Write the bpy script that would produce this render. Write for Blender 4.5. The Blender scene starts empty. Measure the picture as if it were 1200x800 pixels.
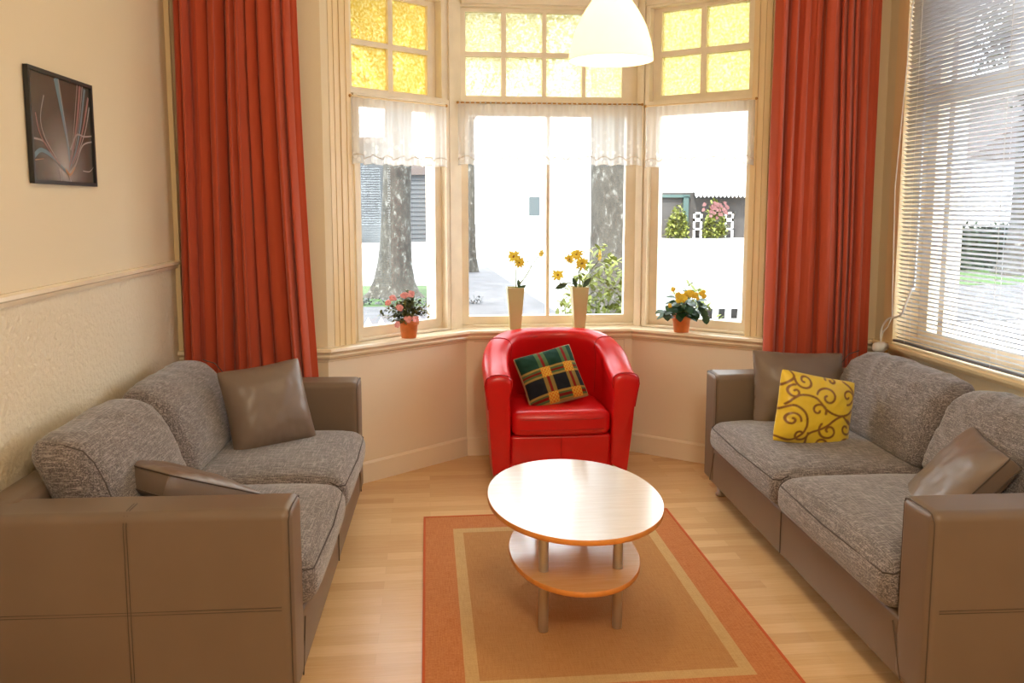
import bpy, math, random
import numpy as np
from mathutils import Vector, Matrix, noise
random.seed(7)
S = bpy.context.scene
COL = S.collection
PI = math.pi
def R(a): return math.radians(a)

# ------------------------------------------------------------------ materials
def newmat(name):
    m = bpy.data.materials.new(name); m.use_nodes = True
    nt = m.node_tree; nt.nodes.clear()
    out = nt.nodes.new('ShaderNodeOutputMaterial')
    return m, nt, out
class N:
    """tiny node helper"""
    def __init__(s, nt): s.nt = nt
    def n(s, t, **k):
        nd = s.nt.nodes.new(t)
        for a, b in k.items():
            if a.startswith('i_'):
                key = a[2:]; key = int(key) if key.isdigit() else key.replace('_', ' ')
                s.set(nd, key, b)
            else: setattr(nd, a, b)
        return nd
    def set(s, nd, key, v):
        if isinstance(v, bpy.types.NodeSocket): s.nt.links.new(v, nd.inputs[key])
        else: nd.inputs[key].default_value = v
    def ramp(s, fac, stops):
        r = s.n('ShaderNodeValToRGB'); s.set(r, 'Fac', fac)
        el = r.color_ramp.elements
        while len(el) < len(stops): el.new(.5)
        for e, (p, c) in zip(el, stops):
            e.position = p; e.color = c if len(c) == 4 else (*c, 1)
        return r.outputs['Color']
    def mix(s, f, a, b, blend='MIX'):
        m = s.n('ShaderNodeMix', data_type='RGBA', blend_type=blend)
        s.set(m, 0, f); s.set(m, 6, a if not isinstance(a, tuple) else (*a[:3], 1)); s.set(m, 7, b if not isinstance(b, tuple) else (*b[:3], 1))
        return m.outputs[2]
    def coords(s, scale=(1, 1, 1), kind='Object', rot=(0, 0, 0)):
        tc = s.n('ShaderNodeTexCoord'); mp = s.n('ShaderNodeMapping')
        s.set(mp, 'Scale', scale); s.set(mp, 'Rotation', rot)
        s.nt.links.new(tc.outputs[kind], mp.inputs['Vector'])
        return mp.outputs['Vector']
    def noise(s, vec, scale, detail=3, rough=.5):
        t = s.n('ShaderNodeTexNoise'); s.set(t, 'Vector', vec); s.set(t, 'Scale', scale); s.set(t, 'Detail', detail); s.set(t, 'Roughness', rough)
        return t.outputs['Fac']
    def bump(s, h, strength=.3, dist=.005):
        b = s.n('ShaderNodeBump'); s.set(b, 'Height', h); s.set(b, 'Strength', strength); s.set(b, 'Distance', dist)
        return b.outputs['Normal']
def principled(name, color, rough=.5, metal=0, spec=.5, coat=0, coat_rough=.1, noise_amt=0, noise_scale=20, bump=0, bump_scale=80, bump_dist=.002, sheen=0, emit=None, emit_s=0, trans=0):
    m, nt, out = newmat(name); h = N(nt)
    b = h.n('ShaderNodeBsdfPrincipled')
    c = (*color, 1)
    if noise_amt:
        f = h.noise(h.coords(), noise_scale, 4)
        lo = tuple(max(0, v*(1-noise_amt)) for v in color); hi = tuple(min(1, v*(1+noise_amt)) for v in color)
        c = h.ramp(f, [(.3, lo), (.7, hi)])
    h.set(b, 'Base Color', c); h.set(b, 'Roughness', rough); h.set(b, 'Metallic', metal)
    h.set(b, 'Specular IOR Level', spec); h.set(b, 'Coat Weight', coat); h.set(b, 'Coat Roughness', coat_rough)
    if sheen: h.set(b, 'Sheen Weight', sheen)
    if emit: h.set(b, 'Emission Color', (*emit, 1)); h.set(b, 'Emission Strength', emit_s)
    if bump: h.set(b, 'Normal', h.bump(h.noise(h.coords(), bump_scale, 5), bump, bump_dist))
    nt.links.new(b.outputs[0], out.inputs[0])
    return m
M = {}
M['cream'] = principled('cream_wall_paint', (.80, .675, .46), .55, bump=.08, bump_scale=120)
M['wallpaper'] = principled('cream_relief_wallpaper', (.80, .69, .50), .55, bump=1., bump_scale=52, bump_dist=.008)
M['ceil'] = principled('ceiling_paint', (.85, .78, .64), .7)
M['bay'] = principled('cream_bay_panelling', (.86, .75, .58), .42, bump=.03)
M['paint'] = principled('cream_gloss_woodwork', (.86, .74, .53), .25, coat=.4, noise_amt=.04, noise_scale=7)
M['paint2'] = principled('yellowed_gloss_trim', (.86, .68, .40), .3, coat=.3)
M['frame'] = principled('window_frame_paint', (.86, .76, .60), .32, noise_amt=.06, noise_scale=9)
M['brown'] = principled('brown_faux_leather', (.175, .122, .083), .42, spec=.5, bump=.12, bump_scale=260, bump_dist=.001, noise_amt=.05, noise_scale=4)
M['pillow_leather'] = principled('brown_cushion_leather', (.185, .132, .096), .37, bump=.1, bump_scale=260, bump_dist=.001)
M['seam'] = principled('brown_leather_stitching', (.085, .058, .040), .5)
M['tweedseam'] = principled('tweed_piping', (.085, .068, .060), .9)
M['red'] = principled('red_leather', (.62, .006, .008), .30, spec=.5, bump=.08, bump_scale=200, bump_dist=.001, noise_amt=.08, noise_scale=5)
M['redseam'] = principled('dark_red_seam', (.46, .005, .007), .45)
M['black'] = principled('black_plastic', (.015, .015, .015), .4)
M['silver'] = principled('brushed_silver_metal', (.55, .50, .42), .38, metal=.75)
M['white'] = principled('white_plastic', (.85, .85, .83), .3)
M['terra'] = principled('terracotta', (.78, .23, .06), .6, noise_amt=.12, noise_scale=30)
M['soil'] = principled('dark_potting_soil', (.03, .02, .012), .9, bump=.8, bump_scale=90)
M['vase'] = principled('pale_gold_ceramic', (.56, .48, .25), .4)
M['leafdark'] = principled('dark_green_leaf', (.02, .07, .02), .4, noise_amt=.4, noise_scale=40)
M['leafmix'] = principled('reddish_green_leaf', (.16, .17, .055), .5, noise_amt=.6, noise_scale=40)
M['stem'] = principled('green_stem', (.16, .20, .04), .6)
M['petal'] = principled('yellow_petal', (1.0, .72, .07), .5, noise_amt=.15, noise_scale=60)
M['petalY'] = principled('yellow_begonia_petal', (1., .66, .05), .5, noise_amt=.15, noise_scale=60)
M['disc'] = principled('brown_flower_disc', (.28, .12, .02), .8, bump=.8, bump_scale=300)
M['pink'] = principled('pink_petal', (.95, .38, .40), .5, noise_amt=.2, noise_scale=60)
M['brass'] = principled('brass_rod', (.50, .27, .08), .35, metal=.7)
M['radiator'] = principled('white_radiator_enamel', (.82, .76, .66), .3)

def mat_floor():
    m, nt, out = newmat('beech_strip_laminate'); h = N(nt)
    v = h.coords((1, 1, 1))
    br = h.n('ShaderNodeTexBrick', offset=.37, offset_frequency=2, squash=1.0)
    h.set(br, 'Vector', v); h.set(br, 'Scale', 1.0); h.set(br, 'Brick Width', .47); h.set(br, 'Row Height', .066)
    h.set(br, 'Mortar Size', .0007); h.set(br, 'Mortar Smooth', .2); h.set(br, 'Bias', 0.)
    h.set(br, 'Color1', (.80, .53, .26, 1)); h.set(br, 'Color2', (.60, .33, .13, 1)); h.set(br, 'Mortar', (.60, .36, .17, 1))
    g = h.noise(h.coords((1.2, 22, 1)), 5, 5, .6)
    c = h.mix(.35, br.outputs['Color'], h.ramp(g, [(.3, (.74, .47, .23)), (.7, (.92, .68, .40))]), 'MIX')
    b = h.n('ShaderNodeBsdfPrincipled'); h.set(b, 'Base Color', c); h.set(b, 'Roughness', .27); h.set(b, 'Specular IOR Level', .5)
    h.set(b, 'Normal', h.bump(br.outputs['Fac'], .15, .0006))
    nt.links.new(b.outputs[0], out.inputs[0]); return m
M['floor'] = mat_floor()

def mat_tweed(name='grey_brown_tweed', axis=0):
    m, nt, out = newmat(name); h = N(nt)
    a = h.noise(h.coords((16, 240, 240)), 1.0, 3, .7)      # long threads along local x
    c_ = h.noise(h.coords((240, 20, 240)), 1.0, 3, .7)      # threads across
    w1 = h.ramp(a, [(.50, (0, 0, 0)), (.66, (1, 1, 1))])
    w2 = h.ramp(c_, [(.50, (0, 0, 0)), (.68, (1, 1, 1))])
    d_ = h.noise(h.coords((240, 240, 20)), 1.0, 3, .7)
    w3 = h.ramp(d_, [(.52, (0, 0, 0)), (.70, (1, 1, 1))])
    big = h.noise(h.coords((3, 3, 3)), 2, 3)
    base = h.ramp(big, [(.3, (.078, .062, .059)), (.7, (.108, .088, .084))])
    c1 = h.mix(w1, base, (.36, .31, .295))
    c2 = h.mix(w3, h.mix(w2, c1, (.44, .385, .36)), (.24, .20, .175))
    c3 = h.mix(.10, c2, (.13, .105, .095))
    b = h.n('ShaderNodeBsdfPrincipled'); h.set(b, 'Base Color', c3); h.set(b, 'Roughness', .9); h.set(b, 'Specular IOR Level', .2); h.set(b, 'Sheen Weight', .4)
    s = h.n('ShaderNodeMath', operation='ADD'); h.set(s, 0, a); h.set(s, 1, c_)
    h.set(b, 'Normal', h.bump(s.outputs[0], .5, .002))
    nt.links.new(b.outputs[0], out.inputs[0]); return m
M['tweed'] = mat_tweed()

def mat_weave(name, c1, c2, sc=170):
    m, nt, out = newmat(name); h = N(nt)
    ch = h.n('ShaderNodeTexChecker'); h.set(ch, 'Vector', h.coords()); h.set(ch, 'Scale', sc)
    h.set(ch, 'Color1', (*c1, 1)); h.set(ch, 'Color2', (*c2, 1))
    n1 = h.noise(h.coords((8, 160, 1)), 2, 4, .7); n2 = h.noise(h.coords((160, 8, 1)), 2, 4, .7)
    ad = h.n('ShaderNodeMath', operation='ADD'); h.set(ad, 0, n1); h.set(ad, 1, n2)
    c = h.mix(.55, ch.outputs[0], h.ramp(ad.outputs[0], [(.40, c2), (1.0, c1)]) )
    md = h.n('ShaderNodeMath', operation='MULTIPLY'); h.set(md, 0, ad.outputs[0]); h.set(md, 1, .5)
    c = h.mix(.8, c, h.ramp(md.outputs[0], [(.35, c2), (.65, c1)]))
    b = h.n('ShaderNodeBsdfPrincipled'); h.set(b, 'Base Color', c); h.set(b, 'Roughness', .9); h.set(b, 'Specular IOR Level', .15)
    h.set(b, 'Normal', h.bump(ch.outputs['Fac'], .4, .001))
    nt.links.new(b.outputs[0], out.inputs[0]); return m
M['rug_field'] = mat_weave('rug_ochre_field', (.56, .30, .12), (.40, .18, .060))
M['rug_band'] = mat_weave('rug_orange_band', (.64, .28, .11), (.42, .125, .038), 110)
M['rug_light'] = mat_weave('rug_tan_stripe', (.66, .45, .22), (.50, .30, .12), 130)
M['rug_edge'] = principled('rug_orange_binding', (.55, .10, .02), .85, bump=.5, bump_scale=200)

def mat_laminate(nm, ca, cb):
    m, nt, out = newmat(nm); h = N(nt)
    g = h.noise(h.coords((2, 26, 1)), 4, 5, .6)
    c = h.ramp(g, [(.3, ca), (.7, cb)])
    b = h.n('ShaderNodeBsdfPrincipled'); h.set(b, 'Base Color', c); h.set(b, 'Roughness', .24); h.set(b, 'Specular IOR Level', 1.0)
    h.set(b, 'Coat Weight', 1.); h.set(b, 'Coat Roughness', .16); h.set(b, 'Coat IOR', 1.9)
    nt.links.new(b.outputs[0], out.inputs[0]); return m
M['laminate'] = mat_laminate('orange_beech_laminate', (.74, .37, .12), (.82, .46, .19))
M['laminate_top'] = mat_laminate('pale_beech_laminate', (.78, .69, .62), (.86, .79, .74))
M['tedge'] = principled('orange_beech_edge_band', (.72, .27, .05), .4, noise_amt=.08, noise_scale=30)

def mat_curtain():
    m, nt, out = newmat('rust_orange_curtain_cloth'); h = N(nt)
    b = h.n('ShaderNodeBsdfPrincipled'); h.set(b, 'Base Color', (.56, .088, .034, 1)); h.set(b, 'Roughness', .75); h.set(b, 'Specular IOR Level', .25); h.set(b, 'Sheen Weight', .3)
    t = h.n('ShaderNodeBsdfTranslucent'); h.set(t, 'Color', (.75, .14, .05, 1))
    x = h.n('ShaderNodeMixShader'); h.set(x, 0, .18)
    nt.links.new(b.outputs[0], x.inputs[1]); nt.links.new(t.outputs[0], x.inputs[2]); nt.links.new(x.outputs[0], out.inputs[0])
    h.set(b, 'Normal', h.bump(h.noise(h.coords((300, 300, 300)), 1, 2), .15, .001))
    return m
M['curtain'] = mat_curtain()

def mat_lace():
    m, nt, out = newmat('white_lace'); h = N(nt)
    # lace gets denser (embroidered) towards the scalloped hem: object z runs 0 at the hem
    tc = h.n('ShaderNodeTexCoord'); sep = h.n('ShaderNodeSeparateXYZ'); nt.links.new(tc.outputs['Object'], sep.inputs[0])
    vor = h.n('ShaderNodeTexVoronoi'); h.set(vor, 'Scale', 26.); nt.links.new(tc.outputs['Object'], vor.inputs['Vector'])
    flower = h.ramp(vor.outputs['Distance'], [(.25, (1, 1, 1)), (.36, (0, 0, 0))])
    low = h.n('ShaderNodeMapRange'); h.set(low, 'Value', sep.outputs['Z']); h.set(low, 1, .20); h.set(low, 2, .05); h.set(low, 3, 0.); h.set(low, 4, 1.)
    f = h.n('ShaderNodeMath', operation='MULTIPLY'); h.set(f, 0, flower); h.set(f, 1, low.outputs[0])
    mr = h.n('ShaderNodeMapRange'); h.set(mr, 'Value', f.outputs[0]); h.set(mr, 3, .68); h.set(mr, 4, .92)
    d = h.n('ShaderNodeBsdfDiffuse'); h.set(d, 'Color', (.92, .90, .86, 1))
    t = h.n('ShaderNodeBsdfTranslucent'); h.set(t, 'Color', (.85, .83, .80, 1))
    tr = h.n('ShaderNodeBsdfTransparent')
    a = h.n('ShaderNodeMixShader'); h.set(a, 0, .45); nt.links.new(d.outputs[0], a.inputs[1]); nt.links.new(t.outputs[0], a.inputs[2])
    x = h.n('ShaderNodeMixShader'); nt.links.new(mr.outputs[0], x.inputs[0]); nt.links.new(tr.outputs[0], x.inputs[1]); nt.links.new(a.outputs[0], x.inputs[2])
    nt.links.new(x.outputs[0], out.inputs[0]); return m
M['lace'] = mat_lace()
M['lacecord'] = principled('lace_scallop_cord', (.62, .55, .46), .8)

def mat_glass(name, tint=(1, 1, 1), gloss=.06):
    m, nt, out = newmat(name); h = N(nt)
    tr = h.n('ShaderNodeBsdfTransparent'); h.set(tr, 'Color', (*tint, 1))
    g = h.n('ShaderNodeBsdfGlossy'); h.set(g, 'Roughness', .02)
    lw = h.n('ShaderNodeLayerWeight'); pw = h.n('ShaderNodeMath', operation='POWER'); h.set(pw, 0, lw.outputs['Facing']); h.set(pw, 1, 5.); fr = h.n('ShaderNodeMapRange'); h.set(fr, 'Value', pw.outputs[0]); h.set(fr, 3, .04); h.set(fr, 4, 1.)
    x = h.n('ShaderNodeMixShader'); nt.links.new(fr.outputs[0], x.inputs[0]); nt.links.new(tr.outputs[0], x.inputs[1]); nt.links.new(g.outputs[0], x.inputs[2])
    nt.links.new(x.outputs[0], out.inputs[0]); return m
M['glass'] = mat_glass('clear_window_glass', (.97, .98, .98))
def mat_yellowglass(nm, cols):
    m, nt, out = newmat(nm); h = N(nt)
    nz = h.noise(h.coords((1, 1, 1)), 75, 2)
    c = h.ramp(nz, [(.32, cols[0]), (.5, cols[1]), (.68, cols[2])])
    t = h.n('ShaderNodeBsdfTranslucent'); h.set(t, 'Color', c)
    tr = h.n('ShaderNodeBsdfTransparent'); h.set(tr, 'Color', c)
    g = h.n('ShaderNodeBsdfGlossy'); h.set(g, 'Roughness', .15)
    nrm = h.bump(nz, .6, .004); h.set(t, 'Normal', nrm); h.set(g, 'Normal', nrm)
    a = h.n('ShaderNodeMixShader'); h.set(a, 0, .42); nt.links.new(t.outputs[0], a.inputs[1]); nt.links.new(tr.outputs[0], a.inputs[2])
    x = h.n('ShaderNodeMixShader'); h.set(x, 0, .06); nt.links.new(a.outputs[0], x.inputs[1]); nt.links.new(g.outputs[0], x.inputs[2])
    nt.links.new(x.outputs[0], out.inputs[0]); return m
M['yglassL'] = mat_yellowglass('amber_hammered_glass', [(.66, .51, .16), (.72, .60, .27), (.80, .73, .48)])
M['yglassC'] = mat_yellowglass('pale_yellow_hammered_glass', [(.66, .62, .38), (.72, .69, .48), (.78, .78, .68)])
M['yglassR'] = mat_yellowglass('yellow_hammered_glass', [(.60, .55, .26), (.66, .61, .36), (.72, .70, .52)])
def mat_vcol(name, rough=.7, sheen=0, spec=.4, bump=.2):
    m, nt, out = newmat(name); h = N(nt)
    at = h.n('ShaderNodeAttribute', attribute_name='Col')
    b = h.n('ShaderNodeBsdfPrincipled'); nt.links.new(at.outputs['Color'], b.inputs['Base Color'])
    h.set(b, 'Roughness', rough); h.set(b, 'Sheen Weight', sheen); h.set(b, 'Specular IOR Level', spec)
    h.set(b, 'Normal', h.bump(h.noise(h.coords(), 300, 3), bump, .001))
    nt.links.new(b.outputs[0], out.inputs[0]); return m
M['tartan'] = mat_vcol('tartan_brushed_cloth', .9, .05, .1, .5)
M['scroll'] = mat_vcol('yellow_satin_with_scrolls', .38, .2, .5, .08)
def mat_shade():
    m, nt, out = newmat('lit_opal_glass'); h = N(nt)
    b = h.n('ShaderNodeBsdfPrincipled'); h.set(b, 'Base Color', (.97, .93, .82, 1)); h.set(b, 'Roughness', .2)
    h.set(b, 'Emission Color', (1, .94, .70, 1)); h.set(b, 'Emission Strength', .5)
    t = h.n('ShaderNodeBsdfTranslucent'); h.set(t, 'Color', (.98, .93, .72, 1))
    x = h.n('ShaderNodeMixShader'); h.set(x, 0, .55); nt.links.new(b.outputs[0], x.inputs[1]); nt.links.new(t.outputs[0], x.inputs[2])
    nt.links.new(x.outputs[0], out.inputs[0]); return m
M['shade'] = mat_shade()
M['bulb'] = principled('lit_bulb', (1, 1, 1), .3, emit=(1, .88, .62), emit_s=25)
M['slat'] = principled('silver_white_slat', (.60, .63, .70), .35, metal=.1)
# outdoors
M['pave_shade'] = principled('paving_painted_shade', (.060, .060, .066), .8, noise_amt=.25, noise_scale=3, bump=.3, bump_scale=20)  # shade on the ground is put into this dark grey
M['road'] = principled('pale_road', (.30, .29, .28), .8, noise_amt=.08, noise_scale=2)
M['grass'] = principled('lawn_green', (.028, .070, .008), .9, noise_amt=.4, noise_scale=6)
def mat_bark():
    m, nt, out = newmat('mottled_plane_bark'); h = N(nt)
    f = h.noise(h.coords((1, 1, .6)), 9, 6, .75)
    f2 = h.noise(h.coords((1, 1, .5)), 3, 3, .6)
    c = h.ramp(f, [(.42, (.028, .025, .020)), (.56, (.050, .045, .036)), (.66, (.22, .22, .20))])
    c = h.mix(h.ramp(f2, [(.4, (0, 0, 0)), (.75, (.6, .6, .6))]), c, (.06, .058, .048))
    b = h.n('ShaderNodeBsdfPrincipled'); h.set(b, 'Base Color', c); h.set(b, 'Roughness', .9); h.set(b, 'Normal', h.bump(f, .8, .03))
    nt.links.new(b.outputs[0], out.inputs[0]); return m
M['bark'] = mat_bark()
M['bushleaf'] = principled('yellow_green_leaf', (.13, .15, .022), .6, noise_amt=.4, noise_scale=8)
M['crown'] = principled('tree_crown_leaf', (.03, .05, .01), .7, noise_amt=.4, noise_scale=4)
M['hedge'] = principled('dark_hedge_leaf', (.012, .025, .010), .8, noise_amt=.4, noise_scale=5)
def mat_corr(name, c):
    m, nt, out = newmat(name); h = N(nt)
    w = h.n('ShaderNodeTexWave', wave_type='BANDS', bands_direction='X'); h.set(w, 'Vector', h.coords()); h.set(w, 'Scale', .75)
    n_ = h.noise(h.coords((.35, 1, .35)), 1.2, 3)
    cc = h.mix(w.outputs['Fac'], tuple(v*.7 for v in c), tuple(v*1.25 for v in c))
    cc = h.mix(h.ramp(n_, [(.45, (0, 0, 0)), (.7, (.75, .75, .75))]), cc, (.075, .085, .09))
    b = h.n('ShaderNodeBsdfPrincipled'); h.set(b, 'Base Color', cc); h.set(b, 'Roughness', .5)
    nt.links.new(b.outputs[0], out.inputs[0]); return m
M['corr'] = mat_corr('grey_corrugated_cladding', (.022, .027, .030))
M['clad'] = principled('pale_grey_boarding', (.055, .06, .065), .6)
M['facade'] = principled('white_facade', (.80, .79, .76), .7)
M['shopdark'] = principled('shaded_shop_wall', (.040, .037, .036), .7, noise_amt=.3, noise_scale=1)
M['turq'] = principled('turquoise_paint', (.034, .068, .064), .5)
M['outwhite'] = principled('outdoor_white_paint', (.80, .80, .80), .5)
M['winout'] = principled('far_window_pane', (.04, .055, .06), .3)
M['redflower'] = principled('pink_red_blossom', (.10, .03, .03), .6)
M['tiles'] = principled('grey_roof_tiles', (.07, .055, .05), .8)

# ------------------------------------------------------------------ mesh helpers
class MB:
    def __init__(s): s.v = []; s.f = []; s.mi = []; s.sm = []
    def add(s, verts, faces, mi=0, smooth=False, mat=None):
        o = len(s.v)
        if mat is not None: verts = [tuple(mat @ Vector(p)) for p in verts]
        s.v += [tuple(p) for p in verts]
        for f in faces: s.f.append(tuple(i+o for i in f)); s.mi.append(mi); s.sm.append(smooth)
    def box(s, x0, x1, y0, y1, z0, z1, mi=0, mat=None):
        v = [(x, y, z) for x in (x0, x1) for y in (y0, y1) for z in (z0, z1)]
        f = [(0, 1, 3, 2), (4, 6, 7, 5), (0, 4, 5, 1), (2, 3, 7, 6), (0, 2, 6, 4), (1, 5, 7, 3)]
        s.add(v, f, mi, False, mat)
    def rbox(s, x0, x1, y0, y1, z0, z1, r=.02, nm=4, nr=3, mi=0, deform=None, mat=None):
        c = [(a+b)/2 for a, b in ((x0, x1), (y0, y1), (z0, z1))]; hf = [abs(b-a)/2 for a, b in ((x0, x1), (y0, y1), (z0, z1))]
        rr = min(r, min(hf)*.999)
        if isinstance(nm, int): nm = (nm, nm, nm)
        ax = []
        for k in range(3):
            a = [-hf[k] + rr*i/nr for i in range(nr)]
            mid = [-hf[k]+rr + (2*hf[k]-2*rr)*i/nm[k] for i in range(nm[k]+1)]
            ax.append(a + mid + [-q for q in reversed(a)])
        idx = {}; V = []; F = []
        def vid(p):
            key = tuple(round(q, 6) for q in p)
            if key in idx: return idx[key]
            core = [max(-(hf[k]-rr), min(hf[k]-rr, p[k])) for k in range(3)]
            d = Vector([p[k]-core[k] for k in range(3)])
            # cube-map to angles so the rounding is even
            if d.length > 1e-9:
                t = [math.tan(max(-1, min(1, d[k]/rr))*PI/4) if rr else 0 for k in range(3)]
                d = Vector(t).normalized()*rr
            q = [core[k]+d[k] for k in range(3)]
            if deform: q = deform(q[0], q[1], q[2], hf)
            idx[key] = len(V); V.append((q[0]+c[0], q[1]+c[1], q[2]+c[2])); return idx[key]
        for k in range(3):
            u, w = (k+1) % 3, (k+2) % 3
            for sgn in (-1, 1):
                for i in range(len(ax[u])-1):
                    for j in range(len(ax[w])-1):
                        q = []
                        for (a, b) in ((i, j), (i+1, j), (i+1, j+1), (i, j+1)):
                            p = [0, 0, 0]; p[k] = sgn*hf[k]; p[u] = ax[u][a]; p[w] = ax[w][b]; q.append(vid(p))
                        if sgn < 0: q.reverse()
                        F.append(tuple(q))
        s.add(V, F, mi, True, mat)
    def tube(s, pts, r, n=8, mi=0, cap=True, smooth=True, mat=None):
        pts = [Vector(p) for p in pts]; rs = r if isinstance(r, (list, tuple)) else [r]*len(pts)
        V = []; F = []
        ref = Vector((0, 0, 1))
        t0 = (pts[1]-pts[0]).normalized()
        if abs(t0.dot(ref)) > .9: ref = Vector((1, 0, 0))
        for i, p in enumerate(pts):
            t = (pts[min(i+1, len(pts)-1)]-pts[max(i-1, 0)]).normalized()
            a = t.cross(ref)
            if a.length < 1e-6: a = t.orthogonal()
            a.normalize(); b = t.cross(a); ref = -b.cross(t).cross(t) if False else ref
            ref = a.cross(t) if True else ref
            a = t.cross(ref).normalized(); b = t.cross(a)
            for k in range(n):
                th = 2*PI*k/n; V.append(p + (a*math.cos(th)+b*math.sin(th))*rs[i])
        for i in range(len(pts)-1):
            for k in range(n): F.append((i*n+k, (i+1)*n+k, (i+1)*n+(k+1) % n, i*n+(k+1) % n))
        s.add(V, F, mi, smooth, mat)
        if cap: s.add(V[:n], [tuple(range(n))], mi, False, mat); s.add(V[-n:], [tuple(reversed(range(n)))], mi, False, mat)
    def lathe(s, prof, n=32, mi=0, center=(0, 0, 0), sx=1, sy=1, smooth=True, mat=None):
        V = []; F = []
        for (r, z) in prof:
            for k in range(n):
                th = 2*PI*k/n; V.append((center[0]+r*math.cos(th)*sx, center[1]+r*math.sin(th)*sy, center[2]+z))
        for i in range(len(prof)-1):
            for k in range(n): F.append((i*n+k, i*n+(k+1) % n, (i+1)*n+(k+1) % n, (i+1)*n+k))
        s.add(V, F, mi, smooth, mat)
    def build(s, name, mats, parent=None, loc=None, recalc=True, cols=None, bevel=0):
        me = bpy.data.meshes.new(name); me.from_pydata(s.v, [], s.f)
        for m in (mats if isinstance(mats, (list, tuple)) else [mats]): me.materials.append(m)
        me.polygons.foreach_set('material_index', s.mi); me.polygons.foreach_set('use_smooth', s.sm)
        if cols is not None:
            a = me.color_attributes.new('Col', 'FLOAT_COLOR', 'POINT'); a.data.foreach_set('color', np.array(cols, dtype=np.float32).ravel())
        me.update(); me.validate()
        o = bpy.data.objects.new(name, me); COL.objects.link(o)
        if parent: o.parent = parent
        if loc: o.location = loc
        if bevel:
            b = o.modifiers.new('edge', 'BEVEL'); b.width = bevel; b.segments = 2; b.limit_method = 'ANGLE'
        return o
def empty(name, loc=(0, 0, 0), rz=0):
    o = bpy.data.objects.new(name, None); COL.objects.link(o); o.location = loc; o.rotation_euler = (0, 0, rz); o.empty_display_size = .1; return o
def tag(o, label=None, cat=None, group=None, kind=None):
    if label: o['label'] = label
    if cat: o['category'] = cat
    if group: o['group'] = group
    if kind: o['kind'] = kind
    return o
def copy_tree(o, parent=None):
    c = o.copy(); COL.objects.link(c); c.parent = parent
    for ch in [x for x in o.children]: copy_tree(ch, c)
    return c
def struct(o): o['kind'] = 'structure'; return o

def plate(mb, P0, dr, n, s0, s1, z0, z1, holes, d0, d1, mi=0, m0=0., m1=0.):
    """board standing along dr from P0 with rectangular holes (s0,s1,z0,z1); m0/m1 = mitre slope at the ends"""
    ss = sorted(set([s0, s1]+[q for h_ in holes for q in h_[:2] if s0 < q < s1])); zs = sorted(set([z0, z1]+[q for h_ in holes for q in h_[2:] if z0 < q < z1]))
    def solid(i, j):
        if i < 0 or j < 0 or i >= len(ss)-1 or j >= len(zs)-1: return False
        a = (ss[i]+ss[i+1])/2; b = (zs[j]+zs[j+1])/2
        return not any(h_[0] < a < h_[1] and h_[2] < b < h_[3] for h_ in holes)
    def P(s, d, z):
        q = s
        if abs(s-s0) < 1e-9: q = s-m0*d
        if abs(s-s1) < 1e-9: q = s+m1*d
        return (P0[0]+dr[0]*q+n[0]*d, P0[1]+dr[1]*q+n[1]*d, z)
    for i in range(len(ss)-1):
        for j in range(len(zs)-1):
            if not solid(i, j): continue
            a, b, c, e = ss[i], ss[i+1], zs[j], zs[j+1]
            mb.add([P(a, d0, c), P(b, d0, c), P(b, d0, e), P(a, d0, e)], [(0, 1, 2, 3)], mi)
            mb.add([P(a, d1, c), P(b, d1, c), P(b, d1, e), P(a, d1, e)], [(3, 2, 1, 0)], mi)
            if not solid(i-1, j): mb.add([P(a, d0, c), P(a, d0, e), P(a, d1, e), P(a, d1, c)], [(0, 1, 2, 3)], mi)
            if not solid(i+1, j): mb.add([P(b, d0, c), P(b, d1, c), P(b, d1, e), P(b, d0, e)], [(0, 1, 2, 3)], mi)
            if not solid(i, j-1): mb.add([P(a, d0, c), P(a, d1, c), P(b, d1, c), P(b, d0, c)], [(0, 1, 2, 3)], mi)
            if not solid(i, j+1): mb.add([P(a, d0, e), P(b, d0, e), P(b, d1, e), P(a, d1, e)], [(0, 1, 2, 3)], mi)
def sweep(mb, poly, prof, mi=0):
    """profile [(d, z)] carried along a plan polyline with mitres; d = outward (to the left of travel)"""
    ns = []
    for a, b in zip(poly, poly[1:]):
        t = (Vector(b)-Vector(a)).normalized(); ns.append(Vector((-t.y, t.x)))
    V = []; k = len(prof)
    for i, p in enumerate(poly):
        if i == 0: m = ns[0]
        elif i == len(poly)-1: m = ns[-1]
        else:
            m = (ns[i-1]+ns[i]); m = m/(1+ns[i-1].dot(ns[i]))
        for (d, z) in prof: V.append((p[0]+m.x*d, p[1]+m.y*d, z))
    F = [(i*k+j, (i+1)*k+j, (i+1)*k+(j+1) % k, i*k+(j+1) % k) for i in range(len(poly)-1) for j in range(k)]
    F += [tuple(range(k)), tuple(reversed([(len(poly)-1)*k+j for j in range(k)]))]
    mb.add(V, F, mi)

# ------------------------------------------------------------------ the room
H_C = 2.82; YB = -.9
def xl(y): return -1.175-.022*(4.16-y)
def xr(y): return 2.30+.010*(4.16-y)
PLAN = [(xl(4.16), 4.16), (-.485, 4.16), (.21, 4.715), (1.155, 4.715), (1.835, 4.16), (xr(4.16), 4.16)]
T = .34
m = MB()
pts = [(xl(YB)-.4, YB-.1), (xr(YB)+.4, YB-.1), (2.7, 4.16), (1.9, 4.5), (1.3, 5.0), (.1, 5.0), (-.6, 4.5), (-1.6, 4.16)]
m.add([(x, y, 0) for x, y in pts]+[(x, y, -.12) for x, y in pts], [tuple(range(8)), tuple(reversed(range(8, 16)))]+[(i, i+8, (i+1) % 8+8, (i+1) % 8) for i in range(8)])
struct(m.build('floor', M['floor']))
m = MB()
pts = [(-2., YB-.4), (2.9, YB-.4), (2.9, 5.3), (-2., 5.3)]
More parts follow.
